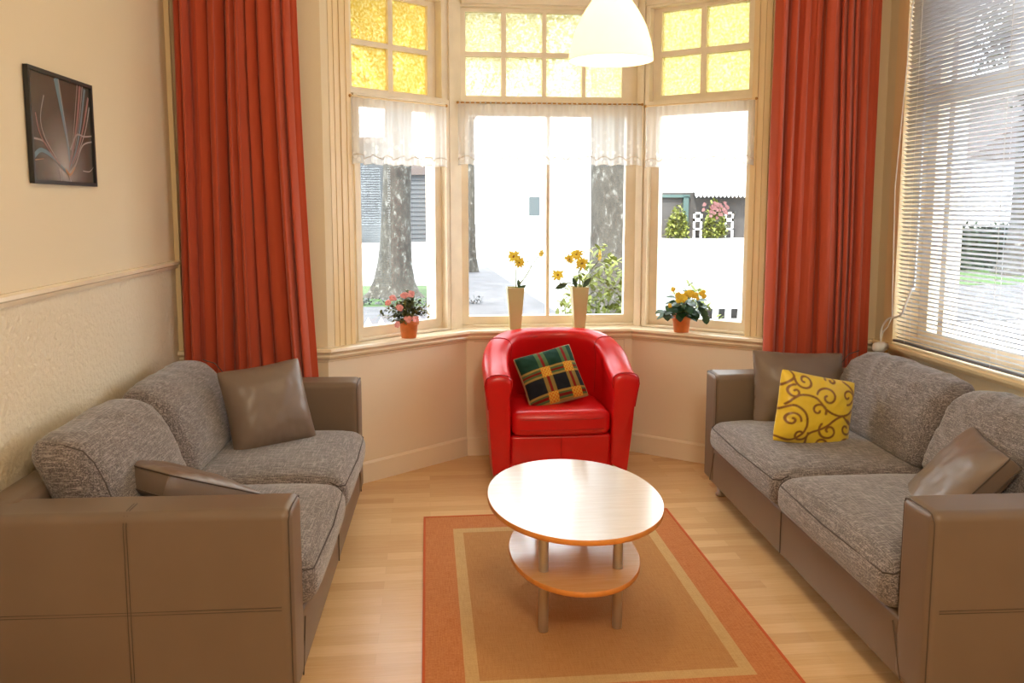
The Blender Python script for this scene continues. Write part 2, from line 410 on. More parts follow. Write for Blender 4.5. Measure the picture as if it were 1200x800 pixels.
m.add([(x, y, H_C) for x, y in pts]+[(x, y, H_C+.15) for x, y in pts], [(3, 2, 1, 0), (4, 5, 6, 7)]+[(i, (i+1) % 4, (i+1) % 4+4, i+4) for i in range(4)])
struct(m.build('ceiling', M['ceil']))
# left wall: relief paper below the dado rail, smooth above
a = Vector((xl(YB), YB)); b = Vector((xl(4.16), 4.16)); L = (b-a).length; dl = (b-a)/L; nl = Vector((-dl.y, dl.x))
m = MB(); plate(m, a, dl, nl, -.1, L+T, 1.13, H_C, [], 0, .25, 0); plate(m, a, dl, nl, -.1, L+T, 0, 1.13, [], 0, .25, 1)
struct(m.build('wall_left', [M['cream'], M['wallpaper']]))
m = MB(); sweep(m, [tuple(a), tuple(b)], [(0, 1.112), (-.012, 1.114), (-.016, 1.128), (-.024, 1.134), (-.024, 1.146), (-.012, 1.152), (0, 1.152)])
struct(m.build('trim_1', M['paint']))
# front wall pieces beside the bay
def seg(p, q):
    p = Vector(p); q = Vector(q); L_ = (q-p).length; d = (q-p)/L_; return p, d, Vector((-d.y, d.x)), L_
m = MB()
p, d, n, L_ = seg(PLAN[0], PLAN[1]); plate(m, p, d, n, 0, L_, 0, H_C, [], 0, T, 0)
p, d, n, L_ = seg(PLAN[4], PLAN[5]); plate(m, p, d, n, 0, L_+.2, 0, H_C, [], 0, T, 0)
struct(m.build('wall_front', M['cream']))
# bay: panelled wall below the sill
tanA = math.tan(R(38.6)/2)
FAC = {'L': seg(PLAN[1], PLAN[2]), 'C': seg(PLAN[2], PLAN[3]), 'R': seg(PLAN[3], PLAN[4])}
m = MB()
for k, (p, d, n, L_) in FAC.items():
    plate(m, p, d, n, 0, L_, 0, .70, [], 0, .22, 0, tanA if k != 'L' else -.2, tanA if k != 'R' else -.2)
p, d, n, L_ = FAC['C']
plate(m, p, d, n, 0.004, L_-.004, .0, .70, [(.045, L_-.045, .135, .655)], -.009, 0, 0)
struct(m.build('wall_bay', M['bay']))
m = MB(); sweep(m, PLAN[1:5], [(0, 0), (-.014, 0), (-.014, .098), (-.006, .108), (0, .108)])
struct(m.build('baseboard_bay', M['bay']))
m = MB(); sweep(m, [PLAN[0], PLAN[1]], [(0, 0), (-.012, 0), (-.012, .1), (0, .108)]); struct(m.build('baseboard_front', M['bay']))
# sill with moulded lip, running on along the front wall
m = MB()
sweep(m, PLAN, [(.12, .722), (-.050, .722), (-.058, .718), (-.060, .706), (-.054, .700), (-.040, .698), (-.036, .688), (-.040, .680), (-.030, .668), (-.012, .662), (-.008, .650), (0, .648), (.0, .690), (.12, .690)])
struct(m.build('trim_2', M['paint']))
# bay windows
WIN = {
 'L': dict(up=(.196, .762, 1.975, 2.475), lo=(.225, .79, .735, 1.945), panes=[(.225, .456, 2.222, 2.448), (.484, .712, 2.222, 2.448), (.222, .452, 1.99, 2.196), (.482, .708, 1.99, 2.196)], glass=[(.267, .748, .785, 1.90)]),
 'C': dict(up=(-.016, .952, 1.98, 2.475), lo=(-.014, .952, .735, 1.95), panes=[(a_, b_, z0, z1) for (a_, b_) in ((.011, .208), (.234, .436), (.458, .659), (.680, .886)) for (z0, z1) in ((2.007, 2.217), (2.243, 2.455))], glass=[(.022, .462, .782, 1.90), (.480, .914, .782, 1.90)]),
 'R': dict(up=(.060, .628, 1.975, 2.475), lo=(.062, .63, .735, 1.945), panes=[(.106, .332, 2.245, 2.455), (.362, .592, 2.245, 2.455), (.110, .334, 2.007, 2.215), (.366, .602, 2.007, 2.211)], glass=[(.108, .602, .782, 1.90)]),
}
for i, (k, w) in enumerate((('L', WIN['L']), ('C', WIN['C']), ('R', WIN['R']))):
    p, d, n, L_ = FAC[k]
    root = struct(empty('window_%d' % (i+1), (p.x, p.y, .72)))
    tag(root, {'L': 'left window of the bay with four amber panes above clear glass', 'C': 'middle window of the bay with eight amber panes above two clear lights', 'R': 'right window of the bay with four amber panes above clear glass'}[k])
    off = Vector((p.x, p.y, .72))
    def sub(name, mat, mb, bevel=0):
        mb.v = [(v[0]-off.x, v[1]-off.y, v[2]-off.z) for v in mb.v]; return mb.build(name, mat, root, bevel=bevel)
    m0 = tanA if k != 'L' else -.2; m1 = tanA if k != 'R' else -.2
    m = MB(); plate(m, p, d, n, 0, L_, .70, H_C, [w['up'], w['lo']], .05, .22, 0, m0, m1)
    # raised beads round the openings and the transom nosing
    for (a_, b_, z0, z1) in (w['up'], w['lo']):
        if k != 'C': plate(m, p, d, n, a_-.022, b_+.022, z0-.010, z1+.022, [(a_, b_, z0, z1)], .038, .05)
    s0_, s1_ = (.0, L_) if k == 'C' else (w['up'][0]-.02, w['up'][1]+.02)
    plate(m, p, d, n, s0_, s1_, 1.952, 1.972, [], .028, .05, 0, m0 if k == 'C' else 0, m1 if k == 'C' else 0)
    plate(m, p, d, n, s0_, s1_, 2.486, 2.52, [], .026, .05, 0, m0 if k == 'C' else 0, m1 if k == 'C' else 0)
    if k == 'L':
        plate(m, p, d, n, L_-.075, L_-.045, .722, H_C, [], .036, .05)
    if k == 'R':
        plate(m, p, d, n, .005, .03, .722, H_C, [], .036, .05)
    sub('window_frame', M['frame'], m)
    m = MB(); plate(m, p, d, n, w['up'][0], w['up'][1], w['up'][2], w['up'][3], w['panes'], .09, .135, 0, (m0 if k == 'C' else 0), (m1 if k == 'C' else 0))
    sub('upper_sash', M['frame'], m, .003)
    m = MB(); plate(m, p, d, n, w['lo'][0], w['lo'][1], w['lo'][2], w['lo'][3], w['glass'], .085, .135, 0, (m0 if k == 'C' else 0), (m1 if k == 'C' else 0))
    sub('lower_sash', M['frame'], m, .003)
    m = MB()
    for (a_, b_, z0, z1) in w['panes']: plate(m, p, d, n, a_-.004, b_+.004, z0-.004, z1+.004, [], .108, .112)
    sub('amber_pane', M['yglass'+k], m)
    m = MB()
    for (a_, b_, z0, z1) in w['glass']: plate(m, p, d, n, a_-.004, b_+.004, z0-.004, z1+.004, [], .108, .110)
    sub('clear_pane', M['glass'], m)
# architraves at the outer ends of the bay
m = MB()
for k, (s0, s1) in (('L', (.035, .165)), ('R', (.648, .772))):
    p, d, n, L_ = FAC[k]
    for (e0, e1, dd) in ((s0, s1, .006), (s0+.006, s0+.03, -.002), (s0+.036, s0+.062, .000), (s0+.068, s0+.094, -.002), (s1-.026, s1-.004, .001)):
        plate(m, p, d, n, e0, e1, .722, H_C, [], dd, .05)
struct(m.build('trim_3', M['paint2'], bevel=.003))
m = MB()
for k, (s0, s1) in (('L', (-.0, .04)), ('R', (.77, .878))):
    p, d, n, L_ = FAC[k]; plate(m, p, d, n, s0, s1, .722, H_C, [], .0, .05)
struct(m.build('trim_4', M['cream']))
# corner beads and cove round the top of the bay
m = MB(); sweep(m, PLAN, [(.06, H_C-.14), (-.02, H_C-.14), (-.02, H_C-.10), (-.08, H_C-.02), (-.08, H_C-.001), (.06, H_C-.001)])
struct(m.build('trim_5', M['paint']))
m = MB(); m.box(xl(4.1)-.002, xl(4.1)+.022, 4.130, 4.165, 0, H_C); struct(m.build('trim_6', M['paint2']))
# right wall with the big window
pr_, dr_, nr_, LR = seg((xr(4.16), 4.16), (xr(YB), YB))
WO = (.215, 2.95, .730, 2.60)
m = MB(); plate(m, pr_, dr_, nr_, -.05, LR+.1, 0, H_C, [WO], 0, .26)
struct(m.build('wall_right', M['cream']))
m = MB(); plate(m, pr_, dr_, nr_, WO[0]-.105, WO[1]+.1, WO[2]-.0, WO[3]+.1, [WO], -.022, 0)
plate(m, pr_, dr_, nr_, WO[0]-.04, WO[1]+.04, WO[2]-.0, WO[3]+.04, [WO], -.032, -.022)
struct(m.build('trim_7', M['paint2'], bevel=.004))
m = MB()
sweep(m, [tuple(pr_+dr_*(WO[0]-.13)), tuple(pr_+dr_*(WO[1]+.13))], [(.20, WO[2]+.004), (-.055, WO[2]+.004), (-.062, WO[2]-.004), (-.060, WO[2]-.018), (-.03, WO[2]-.024), (-.026, WO[2]-.042), (0, WO[2]-.046), (.20, WO[2]-.02)])
struct(m.build('trim_8', M['paint2']))
root = struct(empty('window_4', (pr_.x+.1, pr_.y-1.5, .745)))
tag(root, 'large side window behind the slatted blind')
off = Vector(root.location)
def sub4(name, mat, mb, bevel=0):
    mb.v = [(v[0]-off.x, v[1]-off.y, v[2]-off.z) for v in mb.v]; return mb.build(name, mat, root, bevel=bevel)
m = MB(); lights = [(.285, .37, .80, 1.88), (.41, 1.45, .80, 1.88), (1.52, 2.88, .80, 1.88), (.285, .37, 1.97, 2.53), (.41, .75, 1.97, 2.53), (.79, 1.10, 1.97, 2.53), (1.14, 1.45, 1.97, 2.53), (1.52, 2.18, 1.97, 2.53), (2.22, 2.88, 1.97, 2.53)]
plate(m, pr_, dr_, nr_, WO[0], WO[1], WO[2], WO[3], lights, .10, .17)
sub4('window_frame', M['frame'], m)
m = MB()
for (a_, b_, z0, z1) in lights: plate(m, pr_, dr_, nr_, a_-.003, b_+.003, z0-.003, z1+.003, [], .13, .134)
sub4('clear_pane', M['glass'], m)
# back wall behind the camera
m = MB(); m.box(xl(YB)-.3, xr(YB)+.4, YB-.2, YB, 0, H_C); struct(m.build('wall_back', M['cream']))

# ------------------------------------------------------------------ curtains
def curtain(xt0, xt1, xb0, xb1, z0, z1, yc, label, seed):
    rnd = random.Random(seed)
    folds = []; u = 0
    while u < 1.02: folds.append(u); u += rnd.choice((.05, .06, .075, .10, .14))*rnd.uniform(.85, 1.15)
    nU, nZ = 260, 44; V = []; F = []
    amp = [rnd.uniform(.35, 1.0) for _ in folds]
    def wave(u, t):
        k = 0
        for i in range(len(folds)-1):
            if folds[i] <= u < folds[i+1]: k = i; break
        else: k = len(folds)-2
        f = (u-folds[k])/(folds[k+1]-folds[k])
        a = amp[k]
        return a*(math.sin(PI*f)**.8 if 0 <= f <= 1 else 0)
    z0h = z0
    for j in range(nZ+1):
        t = j/nZ; z = z1+(z0-z1)*t
        e = t**1.3
        xa = xt0+(xb0-xt0)*e; xb = xt1+(xb1-xt1)*(t**1.8)
        for i in range(nU+1):
            u = i/nU
            us = min(1, max(0, u+(.030*math.sin(2.2*t+u*6+seed)+.012*noise.noise(Vector((u*3, t*3, seed))))*math.sin(PI*u)))
            w = wave(us, t)+.10*(.5+.5*math.sin(2*PI*us*23+seed*t))*(1-t)*.6
            amp_t = .066+.012*t
            y = yc+.036-amp_t*w*(1+.35*noise.noise(Vector((u*5, t*1.6, seed))))+.010*noise.noise(Vector((u*4, t*1.5, seed)))-.012*math.sin(PI*u*3+seed)**2
            x = xa+(xb-xa)*u+.016*math.sin(2*PI*w)*(1-abs(2*u-1))
            V.append((x, y, z))
    for j in range(nZ):
        for i in range(nU): q = j*(nU+1)+i; F.append((q, q+1, q+nU+2, q+nU+1))
    cx = (xt0+xt1)/2
    root = empty('curtain', (cx, yc, z0)); tag(root, label, 'curtain', None)
    m = MB(); m.add([(x-cx, y-yc, z-z0) for x, y, z in V], F, 0, True)
    o = m.build('curtain_panel', M['curtain'], root); sm = o.modifiers.new('thick', 'SOLIDIFY'); sm.thickness = .003; sm.offset = 0
    m = MB(); hw = (xt1-xt0)/2
    m.rbox(-hw, hw, -.02, .035, z1-z0-.0, z1-z0+.06, .008, 2, 2)
    m.build('heading_tape', M['curtain'], root)
    return root
curtain(-1.120, -.580, -1.150, -.492, .03, 2.60, 4.055, 'rust-orange curtain hanging behind the two-seat sofa with the plain brown cushions', 3)
curtain(1.672, 2.205, 1.665, 2.225, .03, 2.60, 4.055, 'rust-orange curtain between the bay and the blind, behind the yellow cushion', 11)
for (x0, x1, lab) in ((-1.16, -.53, 'white curtain rail above the curtain at the picture wall'), (1.64, 2.27, 'white curtain rail above the curtain nearest the slatted blind')):
    root = tag(empty('curtain_rail', ((x0+x1)/2, 4.07, 2.67)), lab, 'curtain rail', 'curtain rails')
    m = MB(); m.rbox(-(x1-x0)/2, (x1-x0)/2, -.015, .015, -.012, .012, .005, 1, 2); m.build('rail', M['white'], root)
    for sx in (-.25, .25):
        m = MB(); m.box(sx-.01, sx+.01, 0, .09, -.005, .025); m.build('bracket', M['white'], root)

# ------------------------------------------------------------------ lace valances on rods
def valance(k, s0, s1, z0, z1, d_, label, seed):
    p, d, n, L_ = FAC[k]
    o3 = p+d*s0+n*d_
    root = empty('lace_valance', (o3.x, o3.y, z0), math.atan2(d.y, d.x)); tag(root, label, 'lace curtain', 'lace valances on the bay windows')
    W = s1-s0; Hh = z1-z0; nU, nZ = 200, 26; V = []; F = []
    rnd = random.Random(seed); ph = [rnd.uniform(0, 6) for _ in range(5)]
    nsc = max(3, round(W/.088))
    def wav(u):
        return .011*math.sin(2*PI*u*W*13+ph[0]+1.6*math.sin(2*PI*u*1.7+ph[1]))+.006*math.sin(2*PI*u*W*29+ph[2])
    for j in range(nZ+1):
        t = j/nZ
        for i in range(nU+1):
            u = i/nU
            hem = .010*abs(math.sin(PI*u*nsc))
            z = Hh*(1-t)+hem*t*0 - .008*t*(1-abs(math.sin(PI*u*nsc)))
            V.append((u*W, wav(u)*(.45+.75*t), z))
    for j in range(nZ):
        for i in range(nU): q = j*(nU+1)+i; F.append((q, q+1, q+nU+2, q+nU+1))
    m = MB(); m.add(V, F, 0, True); m.build('lace_panel', M['lace'], root)
    m = MB(); pts = []
    for i in range(0, 161):
        u = i/160; pts.append((u*W, wav(u)*(.45+.7)-.003, .022+.022*abs(math.sin(PI*u*nsc))))
    m.tube(pts, .0024, 5); m.build('scallop_cord', M['lacecord'], root)
    m = MB(); m.tube([(u/160*W, wav(u/160)*1.2-.003, .002-.008*(1-abs(math.sin(PI*u/160*nsc)))) for u in range(161)], .0018, 5); m.build('hem', M['lace'], root)
    rod = empty('valance_rod', (o3.x, o3.y, z1+.006), math.atan2(d.y, d.x)); tag(rod, {'L': 'thin cream rod with brass end hooks across the left bay window', 'C': 'thin brass rod across the middle bay window', 'R': 'thin cream rod with brass end hooks across the right bay window'}[k], 'curtain rod', 'rods of the lace valances')
    m = MB(); m.tube([(-.006, .0, 0), (W+.006, .0, 0)], .0042, 8); m.build('rod', M['brass'] if k == 'C' else M['paint2'], rod)
    for x in (0, W):
        m = MB(); m.tube([(x, -.0, 0), (x, .05-d_ if False else .03, 0)], .003, 6); m.lathe([(0, -.008), (.006, -.006), (.008, 0), (.006, .006), (0, .008)], 10, center=(x, 0, 0)); m.build('end_hook', M['brass'], rod)
    m = MB()
    for i in range(int(W/.028)):
        x = .01+i*.028; m.lathe([(.0046, -.005), (.0062, -.002), (.0062, .002), (.0046, .005)], 8, center=(0, 0, 0), mat=Matrix.Translation((x, 0, 0)) @ Matrix.Rotation(PI/2, 4, 'Y'))
    if k == 'C': m.build('rod_ring', M['lace'], rod)
valance('L', .158, .762, 1.612, 1.925, .0, 'white lace valance across the left bay window', 1)
valance('C', -.035, .985, 1.632, 1.955, .015, 'widest lace valance, across the middle bay window', 2)
valance('R', .058, .672, 1.618, 1.94, .0, 'white lace valance across the right bay window, above the yellow begonia', 4)

# ------------------------------------------------------------------ sofas
def smooth_noise(x, y, z, sc, seed=0): return noise.noise(Vector((x*sc+seed, y*sc, z*sc)))
def sofa(label, loc, rz, Ls, D=.84, aw=.16, seed=0, gap=(0, 0), ztop=.735, wr=.003):
    """local x along the length, y towards the back, z up"""
    root = empty('two_seat_sofa', loc, rz); tag(root, label, 'sofa')
    ZB, ZA, ZS = .085, .615, .262
    m = MB(); m.rbox(aw*.5, Ls-aw*.5, .004, D-.02, ZB, ZS, .012, (6, 2, 2), 2); m.build('base', M['brown'], root)
    for q in ([(Ls/2, .001, ZB+.01), (Ls/2, .001, ZS-.005)], [(aw+.01, .0005, ZS-.02), (aw-.045, .0, ZB+.01)], [(Ls-aw-.01, .0005, ZS-.02), (Ls-aw+.045, .0, ZB+.01)]):
        m = MB(); m.tube(q, .0022, 6); m.build('base_seam', M['seam'], root)
    for e, x0 in enumerate((0, Ls-aw)):
        sgn = -1 if e == 0 else 1
        def df(x, y, z, hf, sg=sgn, sd=seed+e):
            top = max(0, z/hf[2]); f = abs(y/hf[1])
            x += sg*.004*(1-(z/hf[2])**2)*(1-f*f) if x*sg > 0 else -sg*.004*(1-(z/hf[2])**2)*(1-f*f)
            z += .002*smooth_noise(x, y, z, 9, sd)
            return [x, y, z]
        m = MB(); m.rbox(x0, x0+aw, 0, D, ZB, ZA, .026, (2, 12, 8), 4, deform=df); arm = m.build('armrest', M['brown'], root)
        xo = x0 if e == 0 else x0+aw; xs = xo+sgn*.0035
        m = MB()
        for o in (-.004, .004):
            m.tube([(xs, D*.5+o, ZB+.02), (xs+sgn*.001, D*.5+o, .35), (xs, D*.5+o, ZA-.03), (xo-sgn*.008, D*.5+o, ZA-.0075), (xo-sgn*.027, D*.5+o, ZA+.0005), (x0+aw/2, D*.5+o, ZA+.001)], .0011, 5)
            m.tube([(xs-sgn*.002, .03, .347+o), (xs, D*.3, .347+o), (xs, D*.6, .347+o), (xs-sgn*.002, D-.03, .347+o)], .0011, 5)
        # seam round the front panel
        ins = .012
        q = [(xo-sgn*ins*.5, .0075, ZB+.02), (xo-sgn*ins*.5, .0075, ZA-.03), (xo-sgn*.016, .005, ZA-.008), (xo-sgn*.034, .004, ZA-.003), (xo-sgn*(aw-.034), .004, ZA-.003), (xo-sgn*(aw-.016), .005, ZA-.008), (xo-sgn*(aw-ins*.5), .0075, ZA-.03), (xo-sgn*(aw-ins*.5), .0075, ZS+.0)]
        m.tube(q, .0021, 6)
        m.build('stitching', M['seam'], arm)
    m = MB(); m.rbox(aw*.6, Ls-aw*.6, D-.115, D, ZB, ZA+.005, .026, (8, 1, 6), 3); m.build('back_frame', M['brown'], root)
    wi = (Ls-2*aw)/2
    for e in range(2):
        x0 = aw+e*wi
        def sd_(x, y, z, hf, s_=seed*3+e):
            fx = 1-min(1, abs(x/hf[0]))**4; fy = 1-min(1, abs(y/hf[1]))**4
            if z > 0: z += .020*fx*fy+.004*smooth_noise(x, y, z, 5, s_)-.014*(abs(x/hf[0])**8)*(z/hf[2])
            if y < 0: y -= .012*fx*(1-(z/hf[2])**2)
            y -= .0; z -= .012*max(0, -y/hf[1])**6*(z/hf[2] > 0)
            return [x, y, z]
        m = MB(); m.rbox(x0+.003, x0+wi-.003, -.028, .60, ZS+.001, .408, .050, (14, 12, 1), 5, deform=sd_); c = m.build('seat_cushion', M['tweed'], root)
        m = MB()
        m.tube([(x0+.012, .03, .392), (x0+.012, -.000, .377), (x0+.035, -.022, .372), (x0+wi/2, -.0335, .372), (x0+wi-.035, -.022, .372), (x0+wi-.012, .000, .377), (x0+wi-.012, .03, .392)], .0025, 6)
        m.build('piping', M['tweedseam'], c)
    for e in range(2):
        x0 = aw+e*wi
        def bd(x, y, z, hf, s_=seed*5+e+20):
            fx = 1-min(1, abs(x/hf[0]))**4; fz = 1-min(1, abs(z/hf[2]))**2.5
            t = (z+hf[2])/(2*hf[2])
            if y < 0: y -= .030*fx*fz
            # soft wrinkles running from the top
            y += .006*smooth_noise(x*.8, 0, z*3.2, 5, s_)*(1 if y < 0 else .3)
            z += .010*fx*max(0, z/hf[2])-.016*(abs(x/hf[0])**7)*max(0, z/hf[2])+.004*smooth_noise(x, y, z, 6, s_+4)
            rg = 1-abs(smooth_noise(x*1.6, 3.1, z*6+x*2.0, 4.0, s_+9))*2.2
            y += (-wr*max(0, rg)**3 if y < 0 else 0)*(.4+t); z += (wr*.8*max(0, rg)**3 if t > .8 else 0)
            y += .40*(z+hf[2])*(.65+.35*t)
            x *= (1.0-.012*t)
            return [x, y, z]
        m = MB(); m.rbox(x0+.004+(gap[0] if e == 0 else 0), x0+wi-.004-(gap[1] if e == 1 else 0), .505, .668, .392, ztop, .066, (44, 2, 26), 6, deform=bd); c = m.build('back_cushion', M['tweed'], root)
        for xx, sg in (((x0+.022+gap[0], -1),) if e == 0 else ((x0+wi-.022-gap[1], 1),)):
            m = MB(); m.tube([(xx, .506, .44), (xx, .530, .52), (xx, .562, .62), (xx, .590, .68), (xx, .620, .715), (xx, .67, .731)], .0022, 6); m.build('piping', M['tweedseam'], c)
    for (x, y) in ((.07, .07), (Ls-.07, .07), (.07, D-.08), (Ls-.07, D-.08), (Ls/2, .12)):
        m = MB(); m.lathe([(0, 0), (.022, 0), (.024, .004), (.024, .012), (.018, .016), (.018, ZB+.004), (0, ZB+.004)], 20, center=(x, y, 0)); m.build('foot', M['silver'], root)
    return root
sofa('brown faux-leather two-seater below the framed picture, tweed cushions, shorter of the two sofas', (-.362, 2.19, 0), R(90-1.6), 1.79, seed=1, gap=(.065, 0))
sofa('brown faux-leather two-seater below the slatted blind, with the yellow scroll cushion on it', (1.345, 3.985, 0), R(-90-1.6), 1.985, seed=2, gap=(.02, 0), ztop=.727, wr=.007)

# ------------------------------------------------------------------ scatter cushions
def basis(center, xa, up):
    x = Vector(xa).normalized(); y = Vector(up); y = (y-x*y.dot(x)).normalized(); z = x.cross(y)
    return Matrix(((x.x, y.x, z.x, center[0]), (x.y, y.y, z.y, center[1]), (x.z, y.z, z.z, center[2]), (0, 0, 0, 1)))
def pillow(name, label, center, xa, up, w, h, t, mat, colfn=None, n=44, seed=0, gusset=0, pipe=None, conc=.07, group=None, cat='cushion', wrinkle=.006):
    """a stuffed square: two bulging faces meeting in a seam; local z faces out"""
    mt = basis(center, xa, up); root = empty(name, (0, 0, 0)); root.matrix_world = mt; tag(root, label, cat, group)
    V = []; F = []; C = []
    def prof(u): return max(0, 1-abs(u)**3.0)**.58
    def P(u, v, sg):
        x = w/2*u*(1-conc*(1-v*v)); y = h/2*v*(1-conc*(1-u*u))
        cr = 1-.035*(abs(u)**6)*(abs(v)**6); x *= cr; y *= cr
        z = sg*(t/2*prof(u)*prof(v)+gusset/2)
        wr = noise.noise(Vector((u*2.2+seed, v*2.2, sg*3)))*wrinkle+noise.noise(Vector((u*6+seed, v*6, sg*5)))*wrinkle*.4
        z += sg*wr*min(1, (1-abs(u))*8)*min(1, (1-abs(v))*8)
        # radiating tucks near the corners
        e = max(abs(u), abs(v)); z += sg*.0018*math.sin(26*math.atan2(v, u))*max(0, e-.55)*prof(u*.9)
        return (x, y, z)
    us = [math.sin(PI/2*(2*i/n-1)*.93)/math.sin(PI/2*.93) for i in range(n+1)]
    for sg in (1, -1):
        o = len(V)
        for j in range(n+1):
            for i in range(n+1):
                V.append(P(us[i], us[j], sg))
                if colfn: C.append((*colfn(us[i], us[j]), 1))
        for j in range(n):
            for i in range(n):
                q = o+j*(n+1)+i; f = (q, q+1, q+n+2, q+n+1); F.append(f if sg > 0 else tuple(reversed(f)))
    N1 = (n+1)*(n+1)
    ring = [i for i in range(n)]+[i*(n+1)+n for i in range(n)]+[n*(n+1)+n-i for i in range(n)]+[(n-i)*(n+1) for i in range(n)]
    for a_, b_ in zip(ring, ring[1:]+ring[:1]): F.append((a_, a_+N1, b_+N1, b_))
    m = MB(); m.add(V, F, 0, True); m.build('cushion_cover', mat, root, cols=C if colfn else None)
    if pipe:
        m = MB()
        for sg in ((1, -1) if gusset > .01 else (0,)):
            pts = [Vector(V[i]) for i in ring]; pts = [Vector((p.x*1.004, p.y*1.004, sg*gusset/2)) for p in pts]; pts.append(pts[0]); m.tube(pts, .0028, 6, cap=False)
        m.build('piping', pipe, root)
    return root
def tartan(u, v):
    g = np.array((.010, .040, .025)); nv = np.array((.014, .016, .022)); 
    u2 = u*1.0; v2 = v
    c = g if v2 > .12 else nv
    def band(q, cs, wd): return abs(q-cs) < wd
    col = c.copy()
    oc = np.array((.32, .22, .06)); gr = np.array((.07, .12, .045)); rd = np.array((.20, .015, .010)); og = np.array((.60, .17, .02)); yl = np.array((.62, .42, .06))
    vb = False; hb = False
    for cs in (-.18, .62): 
        if band(u2, cs, .17):
            vb = True; col = gr if v2 > .12 else oc*.75
            if band(u2, cs, .045): col = rd
    for cs in (.12, -.80):
        if band(v2, cs, .17):
            hb = True
            if vb:
                k = int((u2+2)*18)+int((v2+2)*18); col = og if k % 2 else yl
            else:
                col = oc if abs(v2-cs) > .10 else gr
                if band(v2, cs, .045): col = rd*.9
    if max(abs(u), abs(v)) > .965: col = np.array((.36, .27, .15))
    return tuple(float(q) for q in col)
pillow('tartan_cushion', 'green and navy tartan cushion standing in the red tub chair', (.633, 4.335, .515), (.955, .15, .22), (-.27, .50, .82), .325, .31, .13, M['tartan'], tartan, 120, 1, conc=.05)
# scroll pattern for the yellow cushion: spirals and vines as polylines
def spiral(cx, cy, r0, a0, turns, sgn=1, n=40):
    return [(cx+r0*(1-.82*i/n)*math.cos(a0+sgn*turns*2*PI*i/n), cy+r0*(1-.82*i/n)*math.sin(a0+sgn*turns*2*PI*i/n)) for i in range(n+1)]
LINES = []
def vine(pts):
    o = []
    for i in range(len(pts)-1):
        p0 = pts[max(i-1, 0)]; p1 = pts[i]; p2 = pts[i+1]; p3 = pts[min(i+2, len(pts)-1)]
        for k in range(10):
            t = k/10; o.append(tuple(.5*((2*p1[q])+(-p0[q]+p2[q])*t+(2*p0[q]-5*p1[q]+4*p2[q]-p3[q])*t*t+(-p0[q]+3*p1[q]-3*p2[q]+p3[q])*t**3) for q in (0, 1)))
    o.append(pts[-1]); return o
LINES += [vine([(-1, -.85), (-.6, -.9), (-.35, -.55), (-.4, -.15), (-.7, .05), (-1, -.1)]), vine([(-.9, .05), (-.6, .35), (-.2, .35), (.15, .05), (.6, -.02), (1, .3), (.9, .7), (.6, .95)]),
          vine([(-.2, -1), (-.25, -.7), (.1, -.45), (.4, -.15), (.6, -.02)]), vine([(.6, -.02), (.85, -.2), (1, -.15)]), vine([(-1, .55), (-.75, .8), (-.8, 1)])]
LINES += [spiral(.12, .42, .30, PI*.95, 1.1, -1), spiral(.25, -.50, .27, PI*.8, 1.2, 1), spiral(-.10, .02, .22, -.3, 1.0, 1), spiral(-.48, .78, .25, PI, 1.2, 1), spiral(-.72, -.35, .22, 0, 1.2, 1),
          spiral(.72, .55, .24, -PI/2, 1.1, 1), spiral(.75, -.35, .24, PI/2, 1.1, -1), spiral(-.45, -.72, .0+.2, PI*.1, 1.0, -1), spiral(-.72, .42, .2, PI*.5, 1.1, 1), spiral(.15, -.9, .16, 0, 1., 1), spiral(.25, .92, .16, PI, 1., -1), spiral(.8, -.8, .2, 0, 1.1, 1)]
SEG = []
for l in LINES:
    for a_, b_ in zip(l, l[1:]): SEG.append((*a_, *b_))
SEG = np.array(SEG)
def scroll(u, v):
    ax, ay, bx, by = SEG.T; dx = bx-ax; dy = by-ay; l2 = dx*dx+dy*dy+1e-9
    t = np.clip(((u-ax)*dx+(v-ay)*dy)/l2, 0, 1); d = np.sqrt((u-ax-dx*t)**2+(v-ay-dy*t)**2).min()
    f = min(1, max(0, (.038-d)/.016))
    b_ = np.array((.80, .56, .028)); k = np.array((.24, .095, .012)); c = b_*(1-f)+k*f
    return tuple(float(q) for q in c)
pillow('scroll_cushion', 'square yellow cushion with brown scroll pattern leaning on a grey-brown one', (1.610, 3.365, .548), (.97, .11, -.21), (.19, .20, .96), .36, .305, .11, M['scroll'], scroll, 130, 2, conc=.04)
LG = None
pillow('leather_cushion', 'plain brown leather cushion behind the yellow scroll cushion', (1.715, 3.760, .545), (1, -.06, -.04), (.06, .22, .93), .44, .38, .15, M['pillow_leather'], None, 44, 3, conc=.07)
pillow('leather_cushion', 'brown leather cushion beside the near armrest of the sofa under the blind', (1.735, 2.60, .470), (-.30, -.95, -.03), (.19, -.09, .26), .38, .40, .09, M['pillow_leather'], None, 44, 4, gusset=.045, pipe=M['seam'], conc=.06)
pillow('leather_cushion', 'upright brown leather cushion in the far corner of the sofa below the picture', (-.672, 3.585, .570), (.78, .50, .06), (-.20, .24, .88), .365, .365, .16, M['pillow_leather'], None, 44, 5, conc=.06)
pillow('leather_cushion', 'tilted brown leather cushion half hidden behind the near armrest below the picture', (-.815, 2.77, .505), (.29, -.25, .01), (.08, .32, -.14), .42, .38, .06, M['pillow_leather'], None, 44, 6, gusset=.064, pipe=M['seam'], conc=.05)

